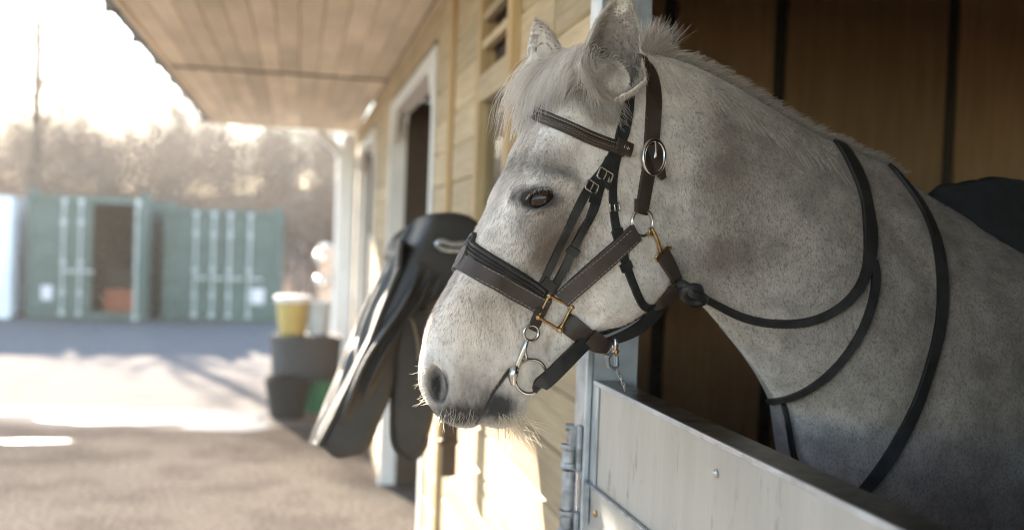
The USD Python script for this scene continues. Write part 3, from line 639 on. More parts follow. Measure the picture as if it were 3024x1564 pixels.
# relief of the head: brow, hollow above the eye, tear bone, cheek crest, jaw plate, veins, nostril rim, lips
a_h += .010 * px_line([(1530, 590), (1555, 540), (1610, 525), (1660, 545)], 24)
a_h -= .011 * px_g(1695, 465, 55, 42)
a_h -= .005 * px_g(1500, 640, 30, 60)
a_h += .006 * px_line([(1690, 640), (1620, 690), (1555, 750), (1520, 800)], 26)
a_h -= .005 * px_line([(1700, 700), (1620, 790), (1560, 850)], 30)
a_h += .004 * px_line([(1690, 880), (1730, 760), (1830, 690)], 40)
a_h -= .006 * px_line([(1640, 930), (1670, 840), (1700, 780)], 22)
a_h -= .008 * px_line([(1650, 1040), (1690, 950), (1760, 940)], 20)
a_h += .003 * px_line([(1470, 830), (1500, 900), (1530, 980)], 14)
a_h += .004 * px_line([(1355, 1180), (1340, 1090), (1300, 1062)], 16)
a_h -= .006 * px_g(1400, 1110, 40, 60)
a_h += .004 * px_line([(1395, 1245), (1440, 1160), (1490, 1095)], 18)
LOWER = [(1420, 1262), (1432, 1225), (1452, 1180), (1480, 1128), (1506, 1088)]
a_h -= .006 * px_g(1470, 1170, 40, 70, 0.45)
a_n += .006 * px_line([(2050, 380), (2250, 560), (2480, 900)], 90) - .008 * px_line([(2010, 700), (2180, 900), (2330, 1120)], 40)
a_n -= .010 * px_line([(2560, 620), (2650, 900), (2560, 1250)], 60)
dH = sd_poly(PH, Q2).reshape(S2.shape); dN = sd_poly(PN, Q2).reshape(S2.shape)
r_h = np.minimum(.9 * a_h, .052); r_n = np.minimum(.95 * a_n, .14)
Wg = GW[None, None, :]
def extr(d2, A, r):
    """rounded extrusion: outline distance d2, half width A, edge radius r (2-D maps) -> 3-D field"""
    qx = (d2 + r)[..., None]; qy = np.abs(Wg) - (A - r)[..., None]
    return np.minimum(np.maximum(qx, qy), 0) + np.sqrt(np.maximum(qx, 0) ** 2 + np.maximum(qy, 0) ** 2) - r[..., None]
def smin(a, b, k):
    h = np.clip(.5 + .5 * (b - a) / k, 0, 1); return b * (1 - h) + a * h - k * h * (1 - h)
f32 = np.float32
fh = extr(dH.astype(f32), a_h.astype(f32), r_h.astype(f32)); fn = extr(dN.astype(f32), a_n.astype(f32), r_n.astype(f32))
FLD = smin(fh, fn, 0.022).astype(f32); del fh, fn
def sub(lo, hi):
    i = [slice(max(0, np.searchsorted(g_, a) - 1), np.searchsorted(g_, b) + 1) for g_, a, b in zip((GS, GZ, GW), lo, hi)]
    G = np.stack(np.meshgrid(GS[i[0]], GZ[i[1]], GW[i[2]], indexing='ij'), -1); return tuple(i), G
def halfw(px, py):
    """w of the near surface at a pixel (approximate, from the current field)"""
    return hit([(px, py)])[0][2]
def loc_idx(S):
    return np.stack([np.interp(S[:, k], g_, np.arange(len(g_))) for k, g_ in enumerate((GS, GZ, GW))])
def sample(S):
    return map_coordinates(FLD, loc_idx(S), order=1, mode='nearest')
def grad(S, e=.004):
    g_ = np.stack([sample(S + np.eye(3)[k] * e) - sample(S - np.eye(3)[k] * e) for k in range(3)], 1)
    return g_ / (np.linalg.norm(g_, axis=1, keepdims=True) + 1e-9)
def hit(P, w0=-.33, w1=.12, n=420):
    """first surface point seen through each pixel, local (s,z,w); NaN where nothing is hit"""
    P = np.asarray(P, float); A = np.c_[toplane(P, w0), np.full(len(P), w0)]; B = np.c_[toplane(P, w1), np.full(len(P), w1)]
    t = np.linspace(0, 1, n); X = A[:, None] * (1 - t)[None, :, None] + B[:, None] * t[None, :, None]
    v = sample(X.reshape(-1, 3)).reshape(len(P), n); i = np.argmax(v < 0, 1); ok = (v < 0).any(1); i = np.maximum(i, 1)
    a_, b_ = v[np.arange(len(P)), i - 1], v[np.arange(len(P)), i]; fr = a_ / (a_ - b_ + 1e-9)
    out = X[np.arange(len(P)), i - 1] * (1 - fr)[:, None] + X[np.arange(len(P)), i] * fr[:, None]
    out[~ok] = np.nan; return out

# nostrils (carved on both sides), eye sockets, mouth slit
k_ = 1.75 / FPX
def carve_ell(c, R, ax, k=.006):
    """subtract an ellipsoid centred at local c with radii R along the rows of ax"""
    global FLD
    m = max(R) * 1.6; i, G = sub(c - m, c + m); q = (G - c) @ np.array(ax).T / np.array(R)
    L = np.linalg.norm(q, axis=-1); d = (L - 1) * min(R); FLD[i] = -smin(-FLD[i], d.astype(f32), k)
def add_ell(c, R, ax, k=.006):
    global FLD
    m = max(R) * 1.8; i, G = sub(c - m, c + m); q = (G - c) @ np.array(ax).T / np.array(R)
    d = (np.linalg.norm(q, axis=-1) - 1) * min(R); FLD[i] = smin(FLD[i], d.astype(f32), k)
def unit(v): v = np.asarray(v, float); return v / np.linalg.norm(v)
nos = hit([(1292, 1140)])[0]
for s_ in (-1, 1):
    c = nos * [1, 1, 1]; c[2] = abs(c[2]) * s_
    e1 = unit([0.22, -1, 0.10 * s_]); e3 = unit([-.55, 0.1, s_ * .83]); e3 = unit(e3 - e1 * (e3 @ e1)); e2 = np.cross(e3, e1)
    add_ell(c + e2 * .004 - e3 * .010, (.040, .026, .018), (e1, e2, e3), .012)
    add_ell(c + np.array([.021, -.004, -.002 * s_]), (.026, .0085, .012), (unit([.15, -1, 0]), unit([1, .15, 0]), np.array([0, 0, 1.0])), .012)
    carve_ell(c + e3 * .004 - e1 * .003, (.031, .0150, .030), (e1, e2, e3), .004)
EYE = hit([(1596, 583)])[0]
e_n = grad(EYE[None] - [0, 0, .0])[0]
EYEB = []
for s_ in (-1, 1):
    c = EYE.copy(); n_ = e_n.copy(); c[2] = abs(c[2]) * s_; n_[2] = abs(n_[2]) * s_
    if s_ > 0: c = c - n_ * .012
    u_ = unit(np.array([1, .30, 0]) - n_ * (n_ @ [1, .30, 0])); v_ = np.cross(n_, u_)
    if v_[1] < 0: v_ = -v_
    add_ell(c - n_ * .016 + v_ * .004, (.036, .028, .025), (u_, v_, n_), .014)       # orbit bulge
    add_ell(c + n_ * .004 + v_ * .0125 - u_ * .002, (.031, .0065, .0075), (unit(u_ - .12 * v_), unit(v_ + .12 * u_), n_), .009)  # upper lid
    add_ell(c + n_ * .001 - v_ * .0145, (.028, .005, .006), (unit(u_ + .1 * v_), v_, n_), .008)         # lower lid
    carve_ell(c + n_ * .006 - v_ * .0022, (.0240, .0128, .018), (unit(u_ + .10 * v_), unit(v_ - .10 * u_), n_), .004)    # opening
    carve_ell(c + n_ * .004 - u_ * .026 - v_ * .006, (.011, .0055, .007), (unit(u_ + .5 * v_), unit(v_ - .5 * u_), n_), .005)  # inner corner
    EYEB.append((c + n_ * -.0085 - v_ * .0005, n_, u_, v_))
def carve_path(P, r, depth, k=.004):
    """groove along pixels on the near side, mirrored"""
    global FLD
    H = hit(spline(P, 40)); H = H[~np.isnan(H[:, 0])]
    for s_ in (-1, 1):
        c = H.copy(); c[:, 2] = np.abs(c[:, 2]) * s_
        i, G = sub(c.min(0) - .03, c.max(0) + .03); d = cKDTree(c).query(G.reshape(-1, 3), distance_upper_bound=.03)[0]
        d = np.where(np.isinf(d), .05, d).reshape(G.shape[:-1]) - r; FLD[i] = -smin(-FLD[i], d.astype(f32), k)
carve_path([(1417, 1253), (1434, 1215), (1458, 1168), (1484, 1122), (1506, 1092)], .0035, 0)

# ears: shells sampled as points with a radius
def ear_pts(base, tip, hw, cup, openn, curl=0.0, n=46, m=33):
    """base,tip local points; hw(t) half width; openn: direction the cup faces"""
    base, tip = np.array(base), np.array(tip); ax = tip - base; L = np.linalg.norm(ax); a = ax / L
    o = unit(openn - a * (openn @ a)); sd_ = np.cross(a, o); P, R = [], []
    for t in np.linspace(0, 1, n):
        h = hw(t); c = base + ax * t + o * (-curl * math.sin(math.pi * t) * .02)
        lim = np.interp(t, [0, .18, .4, .75, 1], [5.6, 4.2, 3.1, 2.2, 1.4])
        for ph in np.linspace(-lim, lim, m):
            P.append(c + sd_ * (h * math.sin(ph * .5) / math.sin(min(lim, math.pi) * .5) * (1 if lim <= math.pi else 1)) + o * (-cup * h * math.cos(ph * .5) + cup * h * .45)); R.append(.0036 * (1 - .35 * t))
    return np.array(P), np.array(R)
def add_pts(P, R, k):
    global FLD
    i, G = sub(P.min(0) - .02, P.max(0) + .02); d, j = cKDTree(P).query(G.reshape(-1, 3)); d = d - R[j]
    FLD[i] = smin(FLD[i], d.reshape(G.shape[:-1]).astype(f32), k)
def p3(px, py, w): return np.r_[toplane([(px, py)], w)[0], w]
hwid = lambda m_: (lambda t: m_ * (np.interp(t, [0, .12, .3, .5, .7, .85, .95, 1], [.62, .82, 1.0, .97, .78, .5, .24, .08])))
nb, nt = p3(1776, 304, -.052), p3(1848, -26, -.082)
E1 = ear_pts(nb, nt, lambda t: np.interp(t, [0, .15, .27, .45, .7, .85, .95, 1], [.016, .044, .056, .046, .035, .022, .012, .004]), 1.0, np.array([-.22, .05, -1.0]), .25)
add_pts(*E1, .010)
fb, ft = p3(1636, 232, .052), p3(1580, 58, .075)
E2 = ear_pts(fb, ft, hwid(.042), .8, np.array([-.55, .1, .8]), .2)
add_pts(*E2, .010)
# ear roots
add_ell(p3(1778, 262, -.048), (.030, .030, .026), np.eye(3), .02)
add_ell(p3(1650, 230, .048), (.030, .026, .026), np.eye(3), .02)

# legs (behind the half door)
def leg(P, R):
    Q = np.array(P, float); t = np.linspace(0, 1, 40); idx = np.linspace(0, len(Q) - 1, 40); k0 = np.minimum(idx.astype(int), len(Q) - 2); fr = (idx - k0)[:, None]
    return Q[k0] * (1 - fr) + Q[k0 + 1] * fr, np.interp(idx, np.arange(len(Q)), R)
def legs_mesh():
    out = []
    s0 = toplane([(2560, 1500)])[0][0]
    for w_ in (-.14, .14):
        for s_, hind in ((s0 + .10, 0), (s0 + 1.30, 1)):
            P = [(s_ + .02, 1.0, w_), (s_ + (.06 if hind else 0), .72, w_), (s_ + (.10 if hind else 0), .56, w_), (s_ + .03, .30, w_), (s_, .16, w_), (s_ - .03, .09, w_), (s_ - .06, .035, w_)] 
            R = [.11, .075, .052, .036, .042, .045, .062] if not hind else [.15, .09, .055, .040, .042, .045, .062]
            q, r_ = leg(P, R); out.append(tube(toworld(q), r_, 14))
    return out

def surface_nets(F_, ax):
    """iso-surface of F_ = 0 on a rectilinear grid -> vertices, triangles"""
    ns = F_.shape; inside = F_ < 0
    c = np.zeros([n - 1 for n in ns], np.int8)
    for o in np.ndindex(2, 2, 2):
        c += inside[o[0]:ns[0] - 1 + o[0], o[1]:ns[1] - 1 + o[1], o[2]:ns[2] - 1 + o[2]]
    cell = (c > 0) & (c < 8); ids = np.full(cell.shape, -1, np.int64); I = np.argwhere(cell); ids[cell] = np.arange(len(I))
    acc = np.zeros((len(I), 3)); cnt = np.zeros(len(I))
    A_ = [np.asarray(a) for a in ax]
    for o in np.ndindex(2, 2, 2):
        for k in range(3):
            if o[k]: continue
            o2 = list(o); o2[k] = 1
            p, q = I + o, I + o2
            fa, fb_ = F_[p[:, 0], p[:, 1], p[:, 2]], F_[q[:, 0], q[:, 1], q[:, 2]]
            x = (fa < 0) != (fb_ < 0); t = np.where(x, fa / np.where(x, fa - fb_, 1), 0)
            pos_ = np.stack([A_[j][p[:, j]] for j in range(3)], 1).astype(float); pos_[:, k] += t * (A_[k][q[:, k]] - A_[k][p[:, k]])
            acc[x] += pos_[x]; cnt[x] += 1
    V = acc / cnt[:, None]; T = []
    for k in range(3):
        a, b = [j for j in range(3) if j != k]
        s1 = [slice(1, n - 1) for n in ns]; s1[k] = slice(0, ns[k] - 1); s2 = list(s1); s2[k] = slice(1, ns[k])
        x = inside[tuple(s1)] != inside[tuple(s2)]; J = np.argwhere(x); off = np.ones(3, int); off[k] = 0; J = J + off
        neg = inside[J[:, 0], J[:, 1], J[:, 2]]
        def idd(da, db):
            q = J.copy(); q[:, a] -= da; q[:, b] -= db; return ids[q[:, 0], q[:, 1], q[:, 2]]
        q0, q1, q2, q3 = idd(1, 1), idd(0, 1), idd(0, 0), idd(1, 0)
        fl = neg if k != 1 else ~neg
        quad = np.where(fl[:, None], np.stack([q0, q1, q2, q3], 1), np.stack([q0, q3, q2, q1], 1)); T += [quad[:, [0, 1, 2]], quad[:, [0, 2, 3]]]
    return V, np.vstack(T)
HV, HT = surface_nets(FLD, (GS, GZ, GW))
hm = trimesh.Trimesh(HV, HT, process=False)
if hm.volume < 0: hm.invert()
# light smoothing
def lap(m, it, lam=.5):
    e = m.edges_unique; n = len(m.vertices); deg = np.zeros(n); np.add.at(deg, e[:, 0], 1); np.add.at(deg, e[:, 1], 1); v = np.array(m.vertices)
    for j in range(it * 2):
        s_ = np.zeros_like(v); np.add.at(s_, e[:, 0], v[e[:, 1]]); np.add.at(s_, e[:, 1], v[e[:, 0]])
        v += (lam if j % 2 == 0 else -lam * 1.04) * (s_ / np.maximum(deg, 1)[:, None] - v)
    m.vertices = v
lap(hm, 2)
HLOC = np.array(hm.vertices)
# ------------------------------------------------------------------ coat: pigment laid out in the horse's own side plane
def gl(S, cx, cy, rx, ry, rot=0.0, w=-.075, hard=False):
    c = toplane([(cx, cy)], w)[0]; k = 1.68 / FPX; ds, dz = (S[:, 0] - c[0]) / k, (S[:, 1] - c[1]) / k
    ca, sa = math.cos(rot), math.sin(rot); u, v = ds * ca + dz * sa, -ds * sa + dz * ca; q = (u / rx) ** 2 + (v / ry) ** 2
    return 1 / (1 + np.exp((np.sqrt(q) - 1) * 9)) if hard else np.exp(-q)
def ll(S, P, wid, w=-.05):
    c = toplane(spline(P, 60), w); d = cKDTree(c).query(S[:, :2])[0] / (1.68 / FPX); return np.exp(-(d / wid) ** 2)
def coat_masks(S):
    """(dark skin, fleck density, warm tint) at local points"""
    skin = .66 * gl(S, 1355, 1232, 85, 44, 0, -.04) + .20 * gl(S, 1460, 1190, 60, 80, .3, -.04) + .50 * gl(S, 1500, 1205, 60, 62, .3, -.04) + .35 * gl(S, 1290, 1140, 52, 90, 0.2, -.045) + .34 * gl(S, 1400, 1165, 120, 95, 0, -.045)
    skin = np.maximum(skin, .95 * ll(S, [(1417, 1253), (1434, 1215), (1458, 1168), (1484, 1122), (1506, 1092)], 9, -.045))
    ey = EYE + np.array([-.004, .0, 0]); k = 1.68 / FPX
    ds, dz = (S[:, 0] - ey[0]) / k, (S[:, 1] - ey[1]) / k
    q = np.sqrt((np.where(ds < 0, ds / 62, ds / 56)) ** 2 + (np.where(dz > 0, dz / 33, dz / 40)) ** 2); near = np.abs(S[:, 2]) > .05
    skin = np.maximum(skin, np.where(near, .90 / (1 + np.exp((q - .93) * 7)), 0))
    skin = np.maximum(skin, .40 * gl(S, 1622, 505, 75, 20, -.25) * near)
    skin = np.maximum(skin, .30 * gl(S, 1540, 640, 24, 50) * near)
    fl = .32 + .70 * gl(S, 1640, 720, 110, 130, -.3) + .35 * gl(S, 1600, 480, 90, 60) + .45 * gl(S, 1740, 280, 60, 60) + .25 * gl(S, 1480, 900, 120, 100)
    neck = 1 / (1 + np.exp(-(S[:, 0] - toplane([(2010, 600)], -.07)[0][0]) / .045))
    fl = fl * (1 - neck) + neck * (.50 + .35 * gl(S, 2120, 500, 150, 220, 0, -.09) + .30 * gl(S, 2120, 770, 120, 90, 0, -.09))
    nd = np.linalg.norm((np.c_[S[:, :2], np.abs(S[:, 2])] - np.r_[nos[:2], abs(nos[2])]) / [.017, .033, .05], axis=1); nx_ = (S[:, 0] - nos[0]) / .017; skin = np.maximum(skin, np.clip(.72 + .28 * nx_, .4, 1.0) / (1 + np.exp((nd - .92) * 9)))
    sh = 1 / (1 + np.exp(-(S[:, 0] - toplane([(2350, 800)], -.12)[0][0]) / .10)); fl = fl + .24 * sh
    nz = meshkit.fbm(S * 14.0, 3, 3); fl = fl * (.90 + .20 * nz)
    warm = .25 + .5 * gl(S, 1420, 900, 160, 110) + .4 * gl(S, 1800, 420, 90, 200) + .35 * neck * meshkit.fbm(S * 6.0, 3, 9) + .2 * meshkit.fbm(S * 9.0, 3, 4)
    CMx = np.clip(np.c_[skin, fl, warm], 0, 1)
    up = np.where(S[:, 1] > toplane([(1700, 330)])[0][1])[0]
    for E_ in (E1, E2):
        P_, R_ = E_; Q = S[up]; dd, jj = cKDTree(P_).query(Q); row = jj // 33; midl = P_.reshape(46, 33, 3).mean(1)
        inn = (dd < .008) & ((grad(Q) * (midl[row] - Q)).sum(1) > .002) & (row > 2)
        CMx[up[inn]] = np.maximum(CMx[up[inn]] * [1, .4, 1], np.c_[np.interp(row[inn], [3, 14, 30, 45], [.78, .66, .50, .34]), np.zeros(inn.sum()), np.full(inn.sum(), 1.0)])
    return CMx
def prim_color(mesh_path, name, C, interp='vertex'):
    m = UsdGeom.PrimvarsAPI(stage.GetPrimAtPath(mesh_path)); m.CreatePrimvar(name, Sdf.ValueTypeNames.Color3fArray, interp).Set(Vt.Vec3fArray.FromNumpy(np.asarray(C, np.float32)))
def coat_mat(name, hair=False):
    n = {'at': ('attribute', {'attribute': 'pigment'}), 'sp': ('separate_color', {}), 'co': ('geometry', {}),
         'mp': ('mapping', {'scale': (1, 1, .55), 'rotation': (0, .5, 0)}),
         'n1': ('noise_texture', {'scale': 350.0, 'detail': 1, 'roughness': .6}), 'n2': ('noise_texture', {'scale': 110.0, 'detail': 4, 'roughness': .65}), 'n3': ('noise_texture', {'scale': 26.0, 'detail': 3}),
         'th': ('math', {'math_type': 'multiply_add', 'value2': -.34, 'value3': .80}),                 # threshold falls as fleck density rises
         'd1': ('math', {'math_type': 'subtract'}), 'f1': ('map_range', {'from_min': -.06, 'from_max': .14, 'to_min': 0, 'to_max': .54, 'clamp': True}),
         'sm': ('math', {'math_type': 'multiply_add', 'value2': .3}), 
         'base': ('mix_color', {'a': (.86, .815, .78), 'b': (.85, .73, .65)}),
         'cl': ('rgb_ramp', {'ramp': [(.3, (.74, .73, .73)), (.65, (1.08, 1.07, 1.06))]}), 'ml': ('mix_color', {'blend_type': 'multiply', 'fac': 1.0}), 'sg': ('map_range', {'from_min': .24, 'from_max': .85, 'to_min': 0.0, 'to_max': 1.0, 'clamp': True}), 'sb': ('mix_color', {'b': (.17, .132, .105)}),
         'mf': ('mix_color', {'b': (.13, .105, .09)}), 'ms': ('mix_color', {'b': (.035, .032, .034)}),
         'sk': ('map_range', {'from_min': .0, 'from_max': 1.0, 'to_min': -.25, 'to_max': 1.1, 'clamp': False}), 'sa': ('math', {'math_type': 'multiply_add', 'value2': .5}), 'sc': ('clamp', {'min': 0.0, 'max': 1.0}),
         'p': ('principled_bsdf', {'roughness': .62, 'specular_ior_level': .22, 'sheen_weight': .15, 'sheen_roughness': .4}),
         'bp': ('bump', {'strength': .35, 'distance': .0015}), 'n4': ('noise_texture', {'scale': 420.0, 'detail': 3}), 'm4': ('mapping', {'scale': (1, 1, .3), 'rotation': (0, .6, 0)})}
    l = [('at.color', 'sp.color'), ('co.position', 'mp.vector'), ('mp.vector', 'n1.vector'), ('mp.vector', 'n2.vector'), ('co.position', 'n3.vector'), ('sp.g', 'th.value1'),
         ('n2.fac', 'sm.value1'), ('n1.fac', 'sm.value3'), ('sm.value', 'd1.value1'), ('th.value', 'd1.value2'), ('d1.value', 'f1.value'),
         ('sp.b', 'base.fac'), ('n3.fac', 'cl.fac'), ('sp.g', 'sg.value'), ('sg.result', 'sb.fac'), ('base.result', 'sb.a'), ('sb.result', 'ml.a'), ('cl.color', 'ml.b'), ('ml.result', 'mf.a'), ('f1.result', 'mf.fac'), ('mf.result', 'ms.a'),
         ('sp.r', 'sk.value'), ('n2.fac', 'sa.value1'), ('sk.result', 'sa.value3'), ('sa.value', 'sc.value'), ('sc.result', 'ms.fac'), ('ms.result', 'p.base_color')]
    # th enters as (0.80 - .34*density) + .25 for the half weight of n2
    n['th'][1]['value3'] = .915
    n['sk'][1]['to_min'] = -.25; 
    if not hair: l += [('co.position', 'm4.vector'), ('m4.vector', 'n4.vector'), ('n4.fac', 'bp.height'), ('bp.normal', 'p.normal')]
    return mat(name, n, l)
COAT = coat_mat('grey_coat'); FUR = coat_mat('coat_hair', True)
HAIRW = mat('white_hair', {'at': ('attribute', {'attribute': 'pigment'}), 'p': ('principled_bsdf', {'roughness': .5, 'specular_ior_level': .3}), 't': ('translucent_bsdf', {'color': (.88, .85, .80)}), 'm': ('mix_closure', {'fac': .45})},
            [('at.color', 'p.base_color'), ('at.color', 't.color'), ('p.BSDF', 'm.closure1'), ('t.BSDF', 'm.closure2')], surface='m.closure')
WHISK = mat('pale_whisker', {'p': ('principled_bsdf', {'base_color': (.75, .70, .60), 'roughness': .35}), 't': ('translucent_bsdf', {'color': (.8, .72, .6)}), 'm': ('mix_closure', {'fac': .5})},
            [('p.BSDF', 'm.closure1'), ('t.BSDF', 'm.closure2')], surface='m.closure')
HORSE = thing('horse', 'flea-bitten grey horse in bridle and headcollar looking out over the half door', 'horse')
body_m = trimesh.util.concatenate([trimesh.Trimesh(toworld(HLOC), hm.faces, process=False)] + legs_mesh())
nb_ = len(HLOC)
bp = part(HORSE, 'body', body_m, COAT, True)
CM = coat_masks(HLOC)
prim_color(bp, 'pigment', np.vstack([CM, np.tile([.1, .5, .3], (len(body_m.vertices) - nb_, 1))]))

# eyes
EYEM = mat('dark_eye', {'co': ('geometry', {}), 'n': ('noise_texture', {'scale': 160.0, 'detail': 3}), 'r': ('rgb_ramp', {'ramp': [(.3, (.004, .0025, .002)), (.62, (.018, .008, .004)), (.8, (.05, .02, .008))]}),
                        'p': ('principled_bsdf', {'roughness': .16, 'coat_weight': .35, 'coat_roughness': .06, 'ior': 1.45})}, [('co.position', 'n.vector'), ('n.fac', 'r.fac'), ('r.color', 'p.base_color')])
for c, n_, u_, v_ in EYEB:
    e = trimesh.creation.icosphere(3, 1.0); Rm = np.c_[u_ * .0215, v_ * .0175, n_ * .0165]
    v = np.array(e.vertices) @ Rm.T + c; part(HORSE, 'eye', trimesh.Trimesh(toworld(v), e.faces, process=False), EYEM, True)

# ------------------------------------------------------------------ hair
def curves(parent, name, P, widths, mat_, pig=None, kind=None):
    """P (n,k,3) world points; widths (n,) root widths, tapering to the tip"""
    n, k, _ = P.shape; p = path(parent, name); c = UsdGeom.BasisCurves.Define(stage, p)
    c.CreateTypeAttr('linear'); c.CreateCurveVertexCountsAttr(Vt.IntArray.FromNumpy(np.full(n, k, np.int32)))
    c.CreatePointsAttr(Vt.Vec3fArray.FromNumpy(P.reshape(-1, 3).astype(np.float32)))
    w = np.asarray(widths)[:, None] * np.linspace(1, .25, k)[None]; c.CreateWidthsAttr(Vt.FloatArray.FromNumpy(w.ravel().astype(np.float32))); c.SetWidthsInterpolation('vertex')
    if pig is None:
        tv = np.clip(hg_.normal(.5, .35, n), 0, 1)[:, None]; pig = np.array([.52, .46, .40]) * (1 - tv) + np.array([.93, .90, .86]) * tv
    if pig is not None: UsdGeom.PrimvarsAPI(c.GetPrim()).CreatePrimvar('pigment', Sdf.ValueTypeNames.Color3fArray, 'vertex').Set(Vt.Vec3fArray.FromNumpy(np.repeat(pig, k, 0).astype(np.float32)))
    UsdShade.MaterialBindingAPI.Apply(c.GetPrim()).Bind(mat_); tag(c.GetPrim(), kind=kind); return p
hg_ = np.random.default_rng(21)
def grow(S, D, L, k=5, droop=0.0, curl=.0, fuzz=.15, bend=None):
    """curves from local roots S along local directions D (n,3), lengths L"""
    n = len(S); P = np.zeros((n, k, 3)); P[:, 0] = S; d = D + hg_.normal(0, fuzz, D.shape); d /= np.linalg.norm(d, axis=1, keepdims=True)
    b = np.zeros(3) if bend is None else np.asarray(bend)
    for j in range(1, k):
        P[:, j] = P[:, j - 1] + d * (L / (k - 1))[:, None]
        d = d + b / (k - 1) + np.array([0, -droop, 0]) / (k - 1) + hg_.normal(0, curl, D.shape); d /= np.linalg.norm(d, axis=1, keepdims=True)
    return P
# short coat over head and neck
tri = HLOC[hm.faces]; cen = tri.mean(1); ar = np.linalg.norm(np.cross(tri[:, 1] - tri[:, 0], tri[:, 2] - tri[:, 0]), axis=1) / 2
s_vis = toplane([(2950, 800)])[0][0]
wgt = ar * ((cen[:, 0] < s_vis) & (cen[:, 1] > 1.0)) * np.where(cen[:, 2] < .02, 1.0, .25) * np.where(cen[:, 0] < toplane([(2000, 600)])[0][0], 1.0, .45)
NF = 110000
fi = hg_.choice(len(ar), NF, p=wgt / wgt.sum()); bc = hg_.dirichlet([1, 1, 1], NF); R0 = (tri[fi] * bc[:, :, None]).sum(1)
N0 = grad(R0)
# lie of the coat, interpolated from directions drawn on the side plane
flow = [((1640, 250), (-.4, -1)), ((1560, 420), (-.45, -1)), ((1500, 620), (-.45, -1)), ((1350, 850), (-.5, -1)), ((1290, 1050), (-.2, -1)), ((1400, 1150), (.15, -1)), ((1480, 1200), (.3, -1)), ((1600, 700), (.05, -1)), ((1700, 450), (.25, -1)),
        ((1750, 800), (.5, -1)), ((1650, 950), (.2, -1)), ((1850, 600), (.45, -1)), ((1800, 900), (.9, -.5)), ((2000, 400), (.45, -1)), ((2200, 500), (.6, -1)), ((2100, 800), (.5, -1)), ((2500, 700), (.4, -1)), ((2400, 1100), (.35, -1)), ((2800, 900), (.5, -1)), ((1850, 250), (.3, -1))]
fp = toplane([a for a, _ in flow], -.07); fv = np.array([b for _, b in flow], float); ff = RBFInterpolator(fp, fv, kernel='linear', smoothing=1e-3)
d2 = ff(R0[:, :2]); D0_ = np.c_[d2, np.zeros(NF)]; D0_ -= N0 * (D0_ * N0).sum(1, keepdims=True); D0_ /= np.linalg.norm(D0_, axis=1, keepdims=True) + 1e-9
ext = ~((np.linalg.norm((R0 - EYEB[0][0]) / [.026, .017, .05], axis=1) < 1)) & ~(np.linalg.norm((np.c_[R0[:, :2], np.abs(R0[:, 2])] - np.r_[nos[:2], abs(nos[2])]) / [.017, .033, .05], axis=1) < 1)
L0 = hg_.uniform(.006, .012, NF) * np.where(R0[:, 1] < toplane([(1300, 1000)])[0][1], .6, 1.0)
P_ = grow(R0 - N0 * .001, D0_ + N0 * .24, L0, 3, 0, .05, .10)
curves(HORSE, 'coat_hair', toworld(P_[ext]), np.full(ext.sum(), .00060), FUR, np.clip(coat_masks(R0[ext]) + np.c_[np.zeros(ext.sum()), hg_.normal(0, .13, ext.sum()), hg_.normal(0, .25, ext.sum())], 0, 1), kind='stuff')

def on_mid(P, n):
    """points along the top outline (w = 0) and their outward normals"""
    S = toplane(spline(P, n)); S = np.c_[S, np.zeros(n)]; 
    for _ in range(6):
        f_ = sample(S); S = S - grad(S) * f_[:, None]
    return S, grad(S)
# mane: short, standing off the crest, with a tuft behind the ears
mS, mN = on_mid([(1905, 158), (1960, 165), (2030, 190), (2120, 232), (2240, 300), (2350, 366), (2470, 424), (2560, 462), (2640, 510)], 400)
pick = hg_.integers(0, 400, 5200); tt = pick / 400.0
ro = mS[pick] + np.c_[np.zeros(5200), np.zeros(5200), hg_.normal(0, .011, 5200)]; ro -= grad(ro) * (sample(ro)[:, None] + .003)
ph_ = meshkit.fbm(np.c_[tt * 55, np.zeros(5200), np.zeros(5200)], 3, 5) - .5
side = np.where(hg_.random(5200) < .7, -1.0, 1.0)
md = mN[pick] * .75 + np.c_[.55 + ph_ * 1.6, .1 + 0 * ph_, side * .45]
mL = (np.where(tt < .05, .040, .034) + .012 * ph_) * hg_.uniform(.6, 1.2, 5200) * np.interp(tt, [0, .75, 1], [1, .8, .7])
Pm = grow(ro, md / np.linalg.norm(md, axis=1, keepdims=True), mL, 6, 1.0, .05, .12)
curves(HORSE, 'mane', toworld(Pm), np.full(5200, .0009), HAIRW, kind='stuff')
tp = np.tile(mS[8], (420, 1)) + hg_.normal(0, 1, (420, 3)) * [.016, .003, .010]
lean = hg_.uniform(-1, 1, 420)
Pt = grow(tp, np.c_[.15 + .5 * lean, np.full(420, 1.0), hg_.normal(-.1, .15, 420)], hg_.uniform(.03, .066, 420), 7, .15, .06, .10, (.3, 0, 0))
curves(HORSE, 'mane_tuft', toworld(Pt), np.full(420, .0009), HAIRW, kind='stuff')
# near side combing of the mane lying on the upper neck
nS = hit([(x + hg_.normal(0, 4), y + hg_.uniform(15, 70)) for x, y in spline([(1940, 170), (2030, 190), (2120, 232), (2240, 300), (2350, 366), (2470, 430)], 4200)])
nS = nS[~np.isnan(nS[:, 0])]; nN = grad(nS)
cl = meshkit.fbm(nS * 60, 2, 8)[:, None] - .5
Pn = grow(nS, np.c_[np.full(len(nS), .35), np.full(len(nS), -.9), np.zeros(len(nS))] + nN * .32 + cl * [.9, 0, 0], hg_.uniform(.022, .046, len(nS)), 6, .25, .03, .07)
curves(HORSE, 'mane_fall', toworld(Pn), np.full(len(nS), .0012), HAIRW, kind='stuff')
